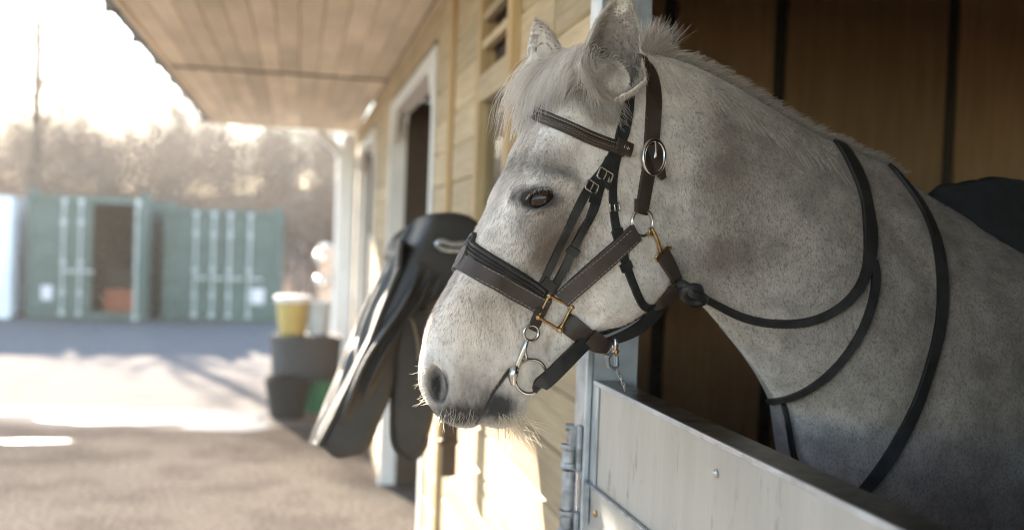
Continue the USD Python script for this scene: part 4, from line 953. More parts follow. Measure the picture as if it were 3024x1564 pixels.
# forelock falling forward between the ears: locks around guide strands
NG, NC, k = 150, 40, 14
gr = p3(1690, 205, 0.0) + np.c_[hg_.normal(0, .024, NG), hg_.normal(0, .012, NG), hg_.uniform(-.062, .05, NG)]
for _ in range(6): gr -= grad(gr) * np.clip(sample(gr)[:, None], -.02, .02)
gd = grad(gr) * hg_.uniform(.15, .7, NG)[:, None] + np.array([-1.0, -.22, -.05]) + hg_.normal(0, .24, (NG, 3)) + np.c_[np.zeros(NG), np.zeros(NG), gr[:, 2] * 5]
gl_ = np.interp(gr[:, 2], [-.06, -.03, .0, .03], [.075, .105, .155, .17]) * hg_.uniform(.65, 1.12, NG)
G_ = np.zeros((NG, k, 3)); G_[:, 0] = gr; d = gd / np.linalg.norm(gd, axis=1, keepdims=True); wv = hg_.normal(0, .10, (NG, 3))
for j_ in range(1, k):
    q = G_[:, j_ - 1] + d * (gl_ / (k - 1))[:, None]; f_ = sample(q); q = q + grad(q) * np.clip(.006 - f_, 0, .02)[:, None]; G_[:, j_] = q
    d = d + np.array([-.02, -.25, 0]) + wv * math.sin(j_ * .9) + hg_.normal(0, .04, (NG, 3)); d /= np.linalg.norm(d, axis=1, keepdims=True)
tt_ = np.linspace(0, 1, k)
offs = hg_.normal(0, 1, (NG, NC, 3)) * [.009, .006, .009]; shr = (1 - .72 * tt_ ** .8)[None, None, :, None]
Pf = G_[:, None] + offs[:, :, None] * shr + np.cumsum(hg_.normal(0, .0007, (NG, NC, k, 3)), 2); cut = hg_.uniform(.32, 1.0, (NG, NC, 1, 1)); Pf = Pf[:, :, :1] + (Pf - Pf[:, :, :1]) * cut
Pf = Pf.reshape(-1, k, 3); f_ = sample(Pf.reshape(-1, 3)); Pf = (Pf.reshape(-1, 3) + grad(Pf.reshape(-1, 3)) * np.clip(.002 - f_, 0, .02)[:, None]).reshape(-1, k, 3)
tv = np.clip(np.repeat(hg_.normal(.78, .2, NG), NC) + hg_.normal(0, .2, NG * NC), 0, 1)[:, None]
curves(HORSE, 'forelock', toworld(Pf), np.full(len(Pf), .0009), HAIRW, np.array([.60, .55, .50]) * (1 - tv) + np.array([.96, .93, .90]) * tv, kind='stuff')
# ear fringes and the tufts at the ear roots
def fringe(E, n, L, name, inner=False):
    P, R_ = E; idx = np.arange(len(P)).reshape(46, 33); 
    e = np.r_[idx[2:44, 1], idx[2:44, 31], idx[2:30, 3], idx[2:30, 29]]; r0 = P[e[hg_.integers(0, len(e), n)]] + hg_.normal(0, .0025, (n, 3)); c = P.mean(0)
    o = r0 - c; o[:, 1] *= .3; o /= np.linalg.norm(o, axis=1, keepdims=True)
    D = -o * .35 + np.array([-.1, .55, -.5]) + hg_.normal(0, .2, (n, 3)); curves(HORSE, name, toworld(grow(r0, D / np.linalg.norm(D, axis=1, keepdims=True), hg_.uniform(.5, 1.2, n) * L, 4, 0, .08, .1)), np.full(n, .0006), HAIRW, kind='stuff')
fringe(E1, 2600, .013, 'ear_hair'); fringe(E2, 900, .011, 'ear_hair')
tS = hit([(1770 + hg_.normal(0, 30), 300 + hg_.normal(0, 16)) for _ in range(700)]); tS = tS[~np.isnan(tS[:, 0])]; tN = grad(tS)
curves(HORSE, 'ear_tuft', toworld(grow(tS, tN * .35 + np.array([.35, -.8, -.05]), hg_.uniform(.02, .045, len(tS)), 6, .1, .07, .16)), np.full(len(tS), .0008), HAIRW, kind='stuff')
lS = hit([(a + hg_.normal(0, 9), b + hg_.normal(0, 9)) for a, b in spline([(1712, 185), (1735, 225), (1765, 262), (1800, 292)], 900)]); lS = lS[~np.isnan(lS[:, 0])]; lN = grad(lS)
curves(HORSE, 'ear_tuft', toworld(grow(lS, lN * .30 + np.array([.42, -.7, -.05]), hg_.uniform(.012, .038, len(lS)), 6, .1, .06, .16)), np.full(len(lS), .0008), HAIRW, kind='stuff')
# whiskers
wS_ = np.vstack([hit([(1258 + hg_.uniform(0, 22), hg_.uniform(1080, 1210)) for _ in range(40)])]); wS_ = wS_[~np.isnan(wS_[:, 0])]
curves(HORSE, 'whiskers', toworld(grow(wS_, np.array([-1.0, -.05, -.15]) + hg_.normal(0, .25, (len(wS_), 3)), hg_.uniform(.010, .034, len(wS_)), 7, .2, .16, .2)), np.full(len(wS_), .0006), WHISK, kind='stuff')
wC = hit([(hg_.uniform(1470, 1552), hg_.uniform(1215, 1250)) for _ in range(80)]); wC = wC[~np.isnan(wC[:, 0])]
wl = np.interp(wC[:, 0], [wC[:, 0].min(), wC[:, 0].max()], [0, 1])
curves(HORSE, 'whiskers', toworld(grow(wC, np.c_[.15 + .85 * wl, -1 + .35 * wl, np.full(len(wC), -.1)], hg_.uniform(.015, .080, len(wC)), 7, .1, .12, .28)), np.full(len(wC), .0008), WHISK, kind='stuff')
wL = hit([(hg_.uniform(1300, 1400), hg_.uniform(1205, 1245)) for _ in range(50)]); wL = wL[~np.isnan(wL[:, 0])]
curves(HORSE, 'whiskers', toworld(grow(wL, grad(wL) * .5 + np.array([-.2, -.8, 0]), hg_.uniform(.01, .022, len(wL)), 5, .1, .1, .25)), np.full(len(wL), .0006), WHISK, kind='stuff')
# eyelashes
c, n_, u_, v_ = EYEB[0]; tL = hg_.uniform(-1, 1, 46)
lr = c + n_ * .019 + v_[None] * (.0125 - .006 * tL[:, None] ** 2) + u_[None] * (tL[:, None] * .018)
curves(HORSE, 'eyelashes', toworld(grow(lr, n_ * .8 - v_ * .55 + np.array([0., 0, 0]) + np.outer(tL, u_ * .3), hg_.uniform(.008, .015, 46), 5, .2, .03, .08)), np.full(46, .0005), HAIRW, kind='stuff')
# ------------------------------------------------------------------ tack
def leather(name, c1, c2, rough=.38, bump=.2):
    return noisy(name, c1, c2, 40, rough, rough2=rough + .15, bump=bump, bscale=260, dist=.0008, spec=.5)
L_BLACK = leather('black_leather', (.010, .009, .009), (.022, .020, .019))
L_BROWN = leather('brown_leather', (.036, .024, .019), (.060, .042, .035), .56)
L_DKBR = leather('dark_brown_leather', (.022, .014, .010), (.042, .027, .019), .36)
STITCH = noisy('pale_stitching', (.30, .25, .19), (.4, .34, .27), 60, .7)
def smooth_rows(X, it=3):
    for _ in range(it): X[1:-1] = .25 * X[:-2] + .5 * X[1:-1] + .25 * X[2:]
    return X
def surf_path(P, n=60, lift=0.0, sm=4):
    H = hit(spline(P, n)); H = H[~np.isnan(H[:, 0])]; H = smooth_rows(H, sm); N = smooth_rows(grad(H), 6); N /= np.linalg.norm(N, axis=1, keepdims=True)
    # ride on the coat: never below the surface
    f_ = sample(H); H = H + N * (np.maximum(.0, -f_)[:, None]) + N * lift; return H, N
def band(H, N, width, thick=.0035, prof='flat', closed=False, dome=.0):
    """strap mesh (world) along local points H with outward normals N; width scalar or per point"""
    n = len(H); w = np.broadcast_to(np.asarray(width, float), (n,)) / 2
    T = (np.roll(H, -1, 0) - np.roll(H, 1, 0)) if closed else np.gradient(H, axis=0); T /= np.linalg.norm(T, axis=1, keepdims=True) + 1e-12
    B = np.cross(T, N); B /= np.linalg.norm(B, axis=1, keepdims=True) + 1e-12; N2 = np.cross(B, T)
    if prof == 'flat': C = [(-1, -.6), (-1, .55), (-.93, 1.0), (0, 1.0 + dome), (.93, 1.0), (1, .55), (1, -.6)]
    elif prof == 'padded': C = [(-1, -.6), (-1, .35), (-.85, .95), (-.6, 1.25), (-.35, .95), (-.25, .7), (0, 1.25), (.25, .7), (.35, .95), (.6, 1.25), (.85, .95), (1, .35), (1, -.6)]
    elif prof == 'rolled': C = [(math.cos(a), .2 + 1.2 * math.sin(a)) for a in np.linspace(math.pi * 1.2, -math.pi * .2, 9)]
    C = np.array(C); m = len(C)
    V = (H[:, None] + B[:, None] * (C[None, :, :1] * w[:, None, None]) + N2[:, None] * (C[None, :, 1:] * thick)).reshape(-1, 3); f = []
    for i in range(n if closed else n - 1):
        i2 = (i + 1) % n
        for k in range(m):
            k2 = (k + 1) % m; f += [[i * m + k, i2 * m + k, i2 * m + k2], [i * m + k, i2 * m + k2, i * m + k2]]
    if not closed:
        V = np.vstack([V, V[:m].mean(0), V[-m:].mean(0)])
        for k in range(m):
            k2 = (k + 1) % m; f += [[n * m, k, k2], [n * m + 1, (n - 1) * m + k2, (n - 1) * m + k]]
    ms = trimesh.Trimesh(toworld(V), f, process=False)
    if ms.volume < 0: ms.invert()
    return ms
PXM = 1.65 / FPX            # metres per photograph pixel at the near side of the head
def strap(parent, name, P, wpx, mat_, thick=.0035, lift=.0012, n=60, prof='flat', label=None, sm=4, dome=0.0):
    H, N = surf_path(P, n, lift, sm); w = np.interp(np.linspace(0, 1, len(H)), np.linspace(0, 1, np.size(wpx)), np.atleast_1d(wpx)) * PXM
    return part(parent, name, band(H, N, w, thick, prof, dome=dome), mat_, 35, label=label), H, N
def wrap(near_px, lift, n=40, across=14, back=False):
    """path over the front of the head: near side pixels (from the cheek to the front outline), then over to the far side mirrored"""
    H, _ = surf_path(near_px, n, 0, 3); a = H[-1]; fr = H[-1] - H[-4]
    mid = []
    far = H[::-1] * [1, 1, -1]
    # arc over the front through the middle plane, pushed out to the surface
    for t in np.linspace(0, 1, across + 2)[1:-1]:
        q = a * (1 - t) + far[0] * t; q = q + unit([fr[0], fr[1], 0]) * .02 * math.sin(math.pi * t)
        mid.append(q)
    mid = np.array(mid)
    for _ in range(8): mid -= grad(mid) * np.clip(sample(mid), -.02, .02)[:, None]
    X = smooth_rows(np.vstack([H, mid, far]), 4); N = smooth_rows(grad(X), 6); N /= np.linalg.norm(N, axis=1, keepdims=True)
    f_ = sample(X); X = X + N * (np.maximum(0, -f_)[:, None] + lift); return X, N
def frame_at(px, py, lift=.004):
    c = hit([(px, py)])[0]
    if np.isnan(c[0]): c = np.r_[toplane([(px, py)], -.02)[0], -.02]
    n_ = np.mean([grad((c + d)[None])[0] for d in ([0, 0, 0], [.02, 0, 0], [-.02, 0, 0], [0, .02, 0], [0, -.02, 0])], 0); n_ /= np.linalg.norm(n_)
    return c + n_ * lift, n_
def pxdir(px0, p0, px1, n_, lift=.004):
    """local unit direction from pixel px0 towards px1 in the tangent plane at p0"""
    d = toplane([px1], p0[2])[0] - toplane([px0], p0[2])[0]; v = np.r_[d, 0]; v = v - n_ * (v @ n_); return unit(v)
def ring_mesh(c, n_, ru, rv, wire, udir=None, seg=40, sides=10):
    u = unit(np.array([1, 0, 0]) - n_ * n_[0]) if udir is None else unit(udir - n_ * (udir @ n_)); v = np.cross(n_, u)
    th = np.linspace(0, 2 * np.pi, seg, endpoint=False); P = c + ru * np.cos(th)[:, None] * u + rv * np.sin(th)[:, None] * v
    return tube(toworld(P), wire, sides, closed=True)
def rod(Pl, r, n=10): return tube(toworld(np.array(Pl, float)), r, n)
def stitches(parent, H, N, width, lift, frac=.78, step=.006):
    """two rows of stitches along a strap as one part"""
    T = np.gradient(H, axis=0); T /= np.linalg.norm(T, axis=1, keepdims=True); B = np.cross(T, N); L = np.r_[0, np.cumsum(np.linalg.norm(np.diff(H, axis=0), axis=1))]
    out = []
    for s_ in (-1, 1):
        for a in np.arange(.004, L[-1] - .004, step):
            q = [np.array([np.interp(x, L, (H + B * (s_ * frac * width / 2) + N * lift)[:, k]) for k in range(3)]) for x in (a, a + step * .6)]
            out.append(tube(toworld(np.array(q)), .00045, 4))
    return part(parent, 'stitching', out, STITCH, kind='stuff')
def buckle(parent, px, pdir, wpx, lpx, mat_=STEEL, wire=.0016, lift=.006):
    c, n_ = frame_at(*px, lift); u = pxdir(px, c, pdir, n_); v = np.cross(n_, u); w, l = wpx * PXM / 2, lpx * PXM / 2
    P = [c + u * l * a + v * w * b for a, b in ((-1, -.8), (-.8, -1), (.8, -1), (1, -.8), (1, .8), (.8, 1), (-.8, 1), (-1, .8))]
    bk = part(parent, 'buckle', tube(toworld(np.array(P)), wire, 8, closed=True), mat_, True)
    part(bk, 'buckle_tongue', rod([c - u * l, c + n_ * .001, c + u * l * 1.05 + n_ * .0008], wire * .8, 6), mat_, True); return bk
def keeper(parent, px, pdir, wpx, lpx, mat_, lift=.0035, thick=.0022):
    c, n_ = frame_at(*px, lift); u = pxdir(px, c, pdir, n_); v = np.cross(n_, u); P = np.array([c + v * (wpx * PXM / 2) * a for a in np.linspace(-1, 1, 7)]); 
    N = np.tile(n_, (7, 1)); return part(parent, 'keeper', band(P, N, lpx * PXM, thick), mat_, 35)

# --- bridle
BR = thing('bridle', 'black leather bridle with a padded browband and hanging-cheek snaffle bit on the grey horse', 'bridle')
# headpiece and throat lash behind the ear
strap(BR, 'headpiece', [(1862, 284), (1856, 310), (1849, 345), (1838, 390), (1826, 432)], [26, 36, 42, 44, 36], L_BLACK, .0035)
# cheek piece and noseband hanger
strap(BR, 'cheek_strap', [(1815, 445), (1790, 500), (1766, 560), (1752, 615), (1722, 672), (1690, 742), (1658, 806), (1632, 850), (1612, 884)], [34, 32, 30, 26, 24, 26, 28], L_BLACK, .0035, lift=.002)
strap(BR, 'noseband_strap', [(1800, 470), (1768, 520), (1735, 560), (1706, 616), (1672, 684), (1640, 752), (1614, 812), (1598, 846), (1586, 866)], [30, 30, 28, 24, 24, 24, 26], L_BLACK, .0030, lift=.0012)
strap(BR, 'throat_lash', [(1826, 452), (1814, 500), (1808, 560), (1810, 620), (1820, 680), (1838, 748), (1858, 812), (1880, 868), (1902, 905), (1925, 905)], [22, 24, 26, 26, 28, 28, 26, 26, 26], L_BLACK, .0032, lift=.0012)
X, N_ = wrap([(1838, 446), (1780, 424), (1718, 399), (1655, 372), (1595, 345), (1550, 322)], .0065, 50)
bb = part(BR, 'browband', band(X, N_, 40 * PXM, .0045, 'padded'), L_DKBR, 40)
stitches(bb, X[:42], N_[:42], 40 * PXM, .0052, .38, .0045)
c, n_ = frame_at(1832, 440, .0125); u = pxdir((1832, 437), c, (1862, 450), n_); v = np.cross(n_, u)
bl = part(BR, 'browband_loop', band(np.array([c - v * .0105, c - v * .004 + n_ * .001, c + v * .004 + n_ * .001, c + v * .0105]), np.tile(n_, (4, 1)), .030, .0025), L_DKBR, 35)
def emblem(c, u, v, n_, s):
    out = []
    for pts in ([(-1.1, -.5), (-1.1, .35), (-.75, .55), (-.4, .35), (-.4, -.5)], [(.1, -.6), (.1, .5), (.55, .55), (.8, .25), (.55, -.02), (.12, 0)]):
        out.append(tube(toworld(np.array([c + u * a * s + v * b * s for a, b in pts])), .0006, 5))
    return out
part(bl, 'emblem', emblem(c + n_ * .004 + u * .004, -u if False else u, v, n_, .0052), STEEL, True)
# padded noseband with three rolls
X, N_ = wrap([(1602, 868), (1560, 838), (1510, 806), (1455, 774), (1410, 745), (1388, 728)], .0015, 50)
part(BR, 'noseband', band(X, N_, 42 * PXM, .0042, 'padded'), L_BLACK, 40)
buckle(BR, (1782, 520), (1770, 545), 46, 34); buckle(BR, (1742, 552), (1728, 580), 40, 30); buckle(BR, (1809, 612), (1812, 640), 34, 22)
keeper(BR, (1752, 590), (1742, 620), 36, 26, L_BLACK, .006); keeper(BR, (1780, 545), (1770, 560), 38, 14, L_BLACK, .007); keeper(BR, (1822, 690), (1830, 715), 38, 30, L_BLACK); keeper(BR, (1846, 786), (1852, 800), 40, 26, L_BLACK); keeper(BR, (1690, 738), (1680, 760), 38, 24, L_BLACK, .006); keeper(BR, (1618, 838), (1610, 850), 44, 30, L_BLACK, .0055)
# bit: small upper ring, shank, barrel, large rein ring
BT = thing('snaffle_bit', 'steel hanging-cheek bit with a small and a large ring at the corner of the mouth', 'bit')
def bitpt(px, py, lift=.007):
    c, n_ = frame_at(px, py, 0); return c + np.array([0, 0, -lift])
cu, cl_ = bitpt(1562, 981, .010), bitpt(1560, 1108, .010)
bn = unit(frame_at(1560, 1040)[1] + np.array([0, 0, -1.2]))
cl_ = cl_; 
part(BT, 'upper_ring', ring_mesh(cu, bn, 24 * PXM, 24 * PXM, .0029), STEEL, True)
part(BT, 'rein_ring', ring_mesh(cl_, bn, 52 * PXM, 52 * PXM, .0028, seg=56), STEEL, True)
pz = lambda px, py, ref, off=0.0: np.r_[toplane([(px, py)], ref[2] - off)[0], ref[2] - off]
part(BT, 'shank', rod([pz(1557, 1003, cu), pz(1548, 1030, cu, .001), pz(1536, 1060, cl_, .001), pz(1526, 1086, cl_, .001)], [.0036, .0044, .0046, .0052], 12), STEEL, True)
part(BT, 'shank', rod([pz(1553, 1008, cu), pz(1550, 1040, cu), pz(1556, 1056, cl_)], [.003, .0028, .003], 10), STEEL, True)
part(BT, 'barrel', rod([pz(1524, 1080, cl_, .001), pz(1519, 1092, cl_, .002), pz(1515, 1108, cl_, .002), pz(1514, 1122, cl_, .001), pz(1516, 1134, cl_, 0)], [.0052, .0078, .0080, .0062, .0040], 14), STEEL, True)
part(BT, 'mouthpiece', rod([pz(1516, 1106, cl_), pz(1516, 1106, cl_) + [.004, .0, .03], pz(1516, 1106, cl_) + [.004, 0, .075]], .007, 10), STEEL, True)
strap(BR, 'bit_strap', [(1592, 905), (1584, 930), (1574, 955), (1566, 972)], [30, 34, 34, 28], L_DKBR, .0035, lift=.008, n=16)
# --- headcollar
HC = thing('headcollar', 'brown leather headcollar with brass fittings worn over the bridle', 'headcollar')
_, H, N_ = strap(HC, 'crown_strap', [(1890, 178), (1912, 200), (1928, 260), (1928, 340), (1922, 420), (1914, 500), (1903, 560), (1895, 614), (1892, 632)], [40, 50, 52, 52, 52, 50, 48, 46, 40], L_DKBR, .004, lift=.0018)
strap(HC, 'crown_strap', [(1918, 430), (1930, 470), (1938, 500), (1950, 528)], [46, 44, 38, 16], L_DKBR, .004, lift=.009, n=24, label='tapered strap end hanging from the buckle')
c, n_ = frame_at(1920, 466, .011); u = pxdir((1920, 466), c, (1912, 520), n_)
bk = part(HC, 'buckle', ring_mesh(c, n_, 52 * PXM, 38 * PXM, .0036, u), STEEL, True); part(bk, 'buckle_tongue', rod([c - u * 46 * PXM, c - u * 20 * PXM + n_ * .004, c + u * .002 + n_ * .003], .0022, 8), STEEL, True)
c, n_ = frame_at(1889, 657, .007); part(HC, 'ring', ring_mesh(c, n_, 40 * PXM, 40 * PXM, .0028, seg=48), STEEL, True)
part(HC, 'ring_loop', band(*(lambda q: (q, np.tile(n_, (5, 1))))(np.array([pz(1893 + 0 * t, 596 + 30 * t, c, .003) for t in np.linspace(-.3, 1, 5)])), 44 * PXM, .004), L_DKBR, 35)
_, H, N_ = strap(HC, 'cheek_strap', [(1872, 686), (1840, 716), (1790, 762), (1740, 808), (1690, 856), (1662, 884)], [60, 62, 62, 60, 58, 54], L_BROWN, .0042, lift=.0055)
stitches(HC, H[2:-2], N_[2:-2], 62 * PXM, .0048, .72, .007)
X, N_ = wrap([(1612, 908), (1580, 893), (1530, 868), (1475, 836), (1420, 806), (1385, 786), (1362, 773)], .0030, 54)
nb2 = part(HC, 'noseband', band(X, N_, 52 * PXM, .0045, 'flat'), L_BROWN, 35); stitches(nb2, X[:42], N_[:42], 52 * PXM, .0048, .8, .008)
# square brass fitting: four bars with flared ends
q = [np.array(x) for x in ((1622, 872), (1688, 906), (1654, 974), (1590, 936))]
c, n_ = frame_at(1642, 922, .011)
Q4 = [pz(a, b, c, 0) for a, b in q]
sq = []
for i, j, w_ in ((0, 1, .0030), (1, 2, .0034), (2, 3, .0030), (3, 0, .0034)):
    e = unit(Q4[j] - Q4[i]); sq.append(rod([Q4[i] - e * .004, Q4[i] * .7 + Q4[j] * .3, Q4[i] * .3 + Q4[j] * .7, Q4[j] + e * .004], [w_ * 1.2, w_ * .8, w_ * .8, w_ * 1.2], 8))
part(HC, 'square_ring', sq, BRASS, True)
for p_ in Q4: 
    m_ = trimesh.creation.icosphere(2, 1); m_.apply_scale([.0058, .0052, .0048]); m_.apply_translation(toworld(p_)); part(HC, 'ring_corner', m_, BRASS, True)
# chin strap from the square ring, with buckle and end
strap(HC, 'chin_strap', [(1662, 944), (1690, 964), (1722, 986), (1752, 1000)], [62, 64, 62, 56], L_DKBR, .0045, lift=.004, n=24)
c, n_ = frame_at(1732, 1006, .010); 
P = [pz(a, b, c) for a, b in ((1758, 978), (1740, 1000), (1722, 1024), (1712, 1030))]
part(HC, 'chin_buckle', rod(P, .0026, 8), BRASS, True)
def freeband(pts, w, ref_w, mat_, name, parent, nrm=None, thick=.004, n=24, prof='flat', label=None):
    """strap through (px, py, w) points given by pixel and distance from the middle plane"""
    A_ = np.array([np.r_[toplane([(a, b)], w_)[0], w_] for a, b, w_ in pts]); A_ = spline(A_, n); N = np.tile(unit(nrm if nrm is not None else [0.1, 0, -1]), (n, 1)); ws = np.interp(np.linspace(0, 1, n), np.linspace(0, 1, np.size(w)), np.atleast_1d(w)) * PXM
    return part(parent, name, band(A_, N, ws, thick, prof), mat_, 35, label=label)
freeband([(1738, 996, -.052), (1758, 1010, -.050), (1778, 1018, -.046), (1796, 1022, -.030)], [60, 62, 52, 40], 0, L_DKBR, 'chin_strap', HC, [.1, -.3, -1], .005)
# throat strap: brass snap, strap down and under the jaw
c, n_ = frame_at(1918, 690, .012)
def pc(px, py, lift=.010): 
    a, b = frame_at(px, py, lift); return a
sn = part(HC, 'snap_hook', [rod([pc(1912, 674), pc(1920, 690, .012), pc(1930, 712, .012), pc(1940, 738, .010)], [.0022, .0034, .0030, .0042], 10), ring_mesh(pc(1913, 682, .009), unit(n_ + [0.6, 0, 0]), .0075, .0055, .0018)], BRASS, True)
part(sn, 'snap_frame', rod([pc(1932, 770, .009), pc(1926, 760, .009), pc(1934, 748, .009), pc(1960, 728, .009), pc(1972, 730, .009)], .0024, 8), BRASS, True)
strap(HC, 'throat_strap', [(1948, 742), (1966, 776), (1984, 812), (1992, 846), (1986, 872)], [46, 50, 46, 40, 36], L_DKBR, .0042, lift=.006, n=26)
freeband([(1992, 838, -.070), (1984, 866, -.060), (1955, 890, -.050), (1925, 898, -.040)], [44, 46, 42, 36], 0, L_DKBR, 'throat_strap', HC, [.2, -.2, -1], .005)
freeband([(1925, 905, -.045), (1880, 932, -.035), (1830, 958, -.025), (1780, 978, -.020), (1745, 988, -.030)], [26, 24, 24, 24, 24], 0, L_BLACK, 'jaw_strap', HC, [0, -.5, -1], .0035)
freeband([(1955, 895, -.040), (1915, 945, -.035), (1870, 978, -.030), (1825, 998, -.028), (1792, 1008, -.03)], [44, 46, 42, 34, 24], 0, L_BLACK, 'jaw_strap', HC, [.1, -.35, -1], .004)
# chain and trigger clip hanging from the chin
CH = thing('lead_chain', 'short steel trigger clip and chain hanging from the chin strap', 'lead clip')
def at3(px, py, w): return np.r_[toplane([(px, py)], w)[0], w]
part(CH, 'clip', [rod([at3(1816, 1000, -.03), at3(1818, 1020, -.03), at3(1816, 1034, -.03)], [.004, .0055, .0035], 10)], STEEL, True)
part(CH, 'clip_swivel', rod([at3(1816, 1034, -.03), at3(1822, 1042, -.03)], .0058, 10), BRASS, True)
part(CH, 'clip_hook', rod([at3(1806, 1040, -.03), at3(1794, 1056, -.03), at3(1796, 1078, -.03), at3(1812, 1090, -.03), at3(1822, 1078, -.03), at3(1820, 1050, -.03)], .0045, 8), GALV_D, True)
cp = spline([at3(1816, 1086, -.03), at3(1828, 1104, -.028), at3(1838, 1124, -.02), at3(1846, 1150, -.01)], 7)
for i in range(6):
    d = unit(cp[i + 1] - cp[i]); c_ = (cp[i] + cp[i + 1]) / 2; nn = unit(np.cross(d, [0, 1, .3] if i % 2 else [0, .3, -1])); part(CH, 'chain_link', ring_mesh(c_, nn, np.linalg.norm(cp[i + 1] - cp[i]) * .66, .0038, .0014, d, 16, 6), GALV_D, True)
wire_ = [at3(1752, 1022, -.045), at3(1775, 1040, -.045), at3(1800, 1046, -.035)]; part(CH, 'wire_loop', rod(spline(wire_, 12), .0014, 6), BRASS, True)
# --- reins: from the bit ring under the jaw and along the neck
RN = thing('reins', 'black leather reins looped over the neck and knotted under the throat', 'reins')
P0 = cl_ + np.array([0, 0, -.004])
def rp(px, py, w): return (px, py, w)
wl_ = cl_[2]
freeband([(1592, 1140, wl_ + .002), (1598, 1134, wl_ - .007), (1616, 1120, wl_ - .009), (1650, 1088, wl_ - .008), (1690, 1048, wl_ - .006), (1728, 1012, -.050), (1760, 990, -.042)], [46, 50, 50, 50, 48, 46, 40], 0, L_BLACK, 'rein', RN, [0.05, 0, -1], .0045, 30)
# knot
kn = spline([at3(2008, 838, -.085), at3(2030, 850, -.100), at3(2052, 868, -.105), at3(2078, 884, -.100), at3(2060, 892, -.092), at3(2030, 880, -.090), at3(2022, 858, -.098), at3(2050, 850, -.104), at3(2064, 862, -.100)], 60)
part(RN, 'knot', tube(toworld(kn), .0088, 8), L_BLACK, True)
strap(RN, 'rein', [(2056, 862), (2096, 884), (2140, 908), (2190, 932), (2250, 948), (2320, 954), (2390, 948), (2450, 926), (2500, 892), (2538, 846), (2560, 790), (2568, 730), (2566, 670), (2556, 600), (2540, 540), (2516, 486), (2494, 448), (2474, 424)], [24, 26, 26, 27, 27, 27, 28, 28, 30, 32, 36, 46, 52, 54, 56, 58, 56, 50], L_BLACK, .004, lift=.003, n=140, sm=6)
strap(RN, 'rein', [(2576, 770), (2584, 830), (2572, 900), (2548, 968), (2512, 1030), (2468, 1084), (2416, 1130), (2360, 1162), (2310, 1178), (2285, 1182), (2262, 1182)], [30, 30, 28, 28, 27, 26, 26, 24, 22, 20], L_BLACK, .004, lift=.003, n=90, sm=6)
# --- breastplate strap and saddle cloth
NS = thing('neck_strap', 'dark neck strap running from the withers down the shoulder behind the half door', 'neck strap')
strap(NS, 'strap', [(2626, 492), (2660, 530), (2700, 580), (2736, 640), (2762, 710), (2778, 790), (2782, 880), (2772, 970), (2750, 1060), (2722, 1150), (2690, 1230), (2650, 1310), (2606, 1380), (2562, 1436), (2520, 1480)], [20, 28, 34, 36, 38, 38, 38, 38, 38, 38, 40, 42, 42, 40, 38], L_BLACK, .004, lift=.003, n=110, sm=6)
NSP = hit([(2338, 1240), (2336, 1290), (2342, 1345)])
if not np.isnan(NSP).any(): strap(NS, 'chest_strap', [(2318, 1190), (2330, 1235), (2338, 1285), (2350, 1345), (2380, 1430), (2420, 1500)], [16, 18, 22, 24, 26, 26], L_BLACK, .004, lift=.003, n=30)
PADM = noisy('black_quilt', (.010, .010, .011), (.020, .020, .021), 60, .85, bump=.5, bscale=90, dist=.003)
SC = thing('saddle_pad', 'black saddle pad on the back of the grey horse at the right edge', 'saddle pad')
def pad_mesh():
    # draped over the back: rows across (w), columns along (s)
    s0, z_ = toplane([(2748, 585)])[0]; s1 = s0 + .62; ns, nw_ = 40, 61
    ths = np.linspace(-1.25, 1.25, nw_); V = np.zeros((ns, nw_, 3)); 
    for i, s_ in enumerate(np.linspace(0, 1, ns)):
        for j, a in enumerate(ths):
            # front edge slopes back down the shoulder
            sl = s0 + (s1 - s0) * s_ + .24 * abs(a) ** 1.2 * (1 - s_)
            c = np.array([sl, 1.52, 0]); d = np.array([0, math.cos(a), math.sin(a)]); V[i, j] = [sl, a, 0]
            r_ = np.linspace(0, .75, 260); X = c + d * r_[:, None]; f_ = sample(X); k = np.where(f_ < 0)[0]; V[i, j] = c + d * (r_[k[-1]] if len(k) else .1)
    nrm = np.zeros_like(V); nrm[..., 1] = np.cos(ths)[None]; nrm[..., 2] = np.sin(ths)[None]
    q = .0022 * np.abs(np.sin(np.arange(ns) * .9))[:, None] 
    top = V + nrm * (  .020 + q[..., None] + .075 * np.clip(1 - (ths / .45) ** 2, 0, 1)[None, :, None] * (np.clip(np.linspace(0, 4, ns), 0, 1) ** .7)[:, None, None]); bot = V + nrm * .003
    vv = np.vstack([top.reshape(-1, 3), bot.reshape(-1, 3)]); n = ns * nw_; f = []
    for i in range(ns - 1):
        for j in range(nw_ - 1):
            a = i * nw_ + j; f += [[a, a + nw_, a + nw_ + 1], [a, a + nw_ + 1, a + 1], [n + a, n + a + nw_ + 1, n + a + nw_], [n + a, n + a + 1, n + a + nw_ + 1]]
    for i in range(ns - 1):
        for j in (0, nw_ - 1): a = i * nw_ + j; f += [[a, a + nw_, n + a + nw_], [a, n + a + nw_, n + a]]
    for j in range(nw_ - 1):
        for i in (0, ns - 1): a = i * nw_ + j; f += [[a, a + 1, n + a + 1], [a, n + a + 1, n + a]]
    m = trimesh.Trimesh(toworld(vv), f, process=False); m.fix_normals(); return m
part(SC, 'quilted_cloth', pad_mesh(), PADM, 50)
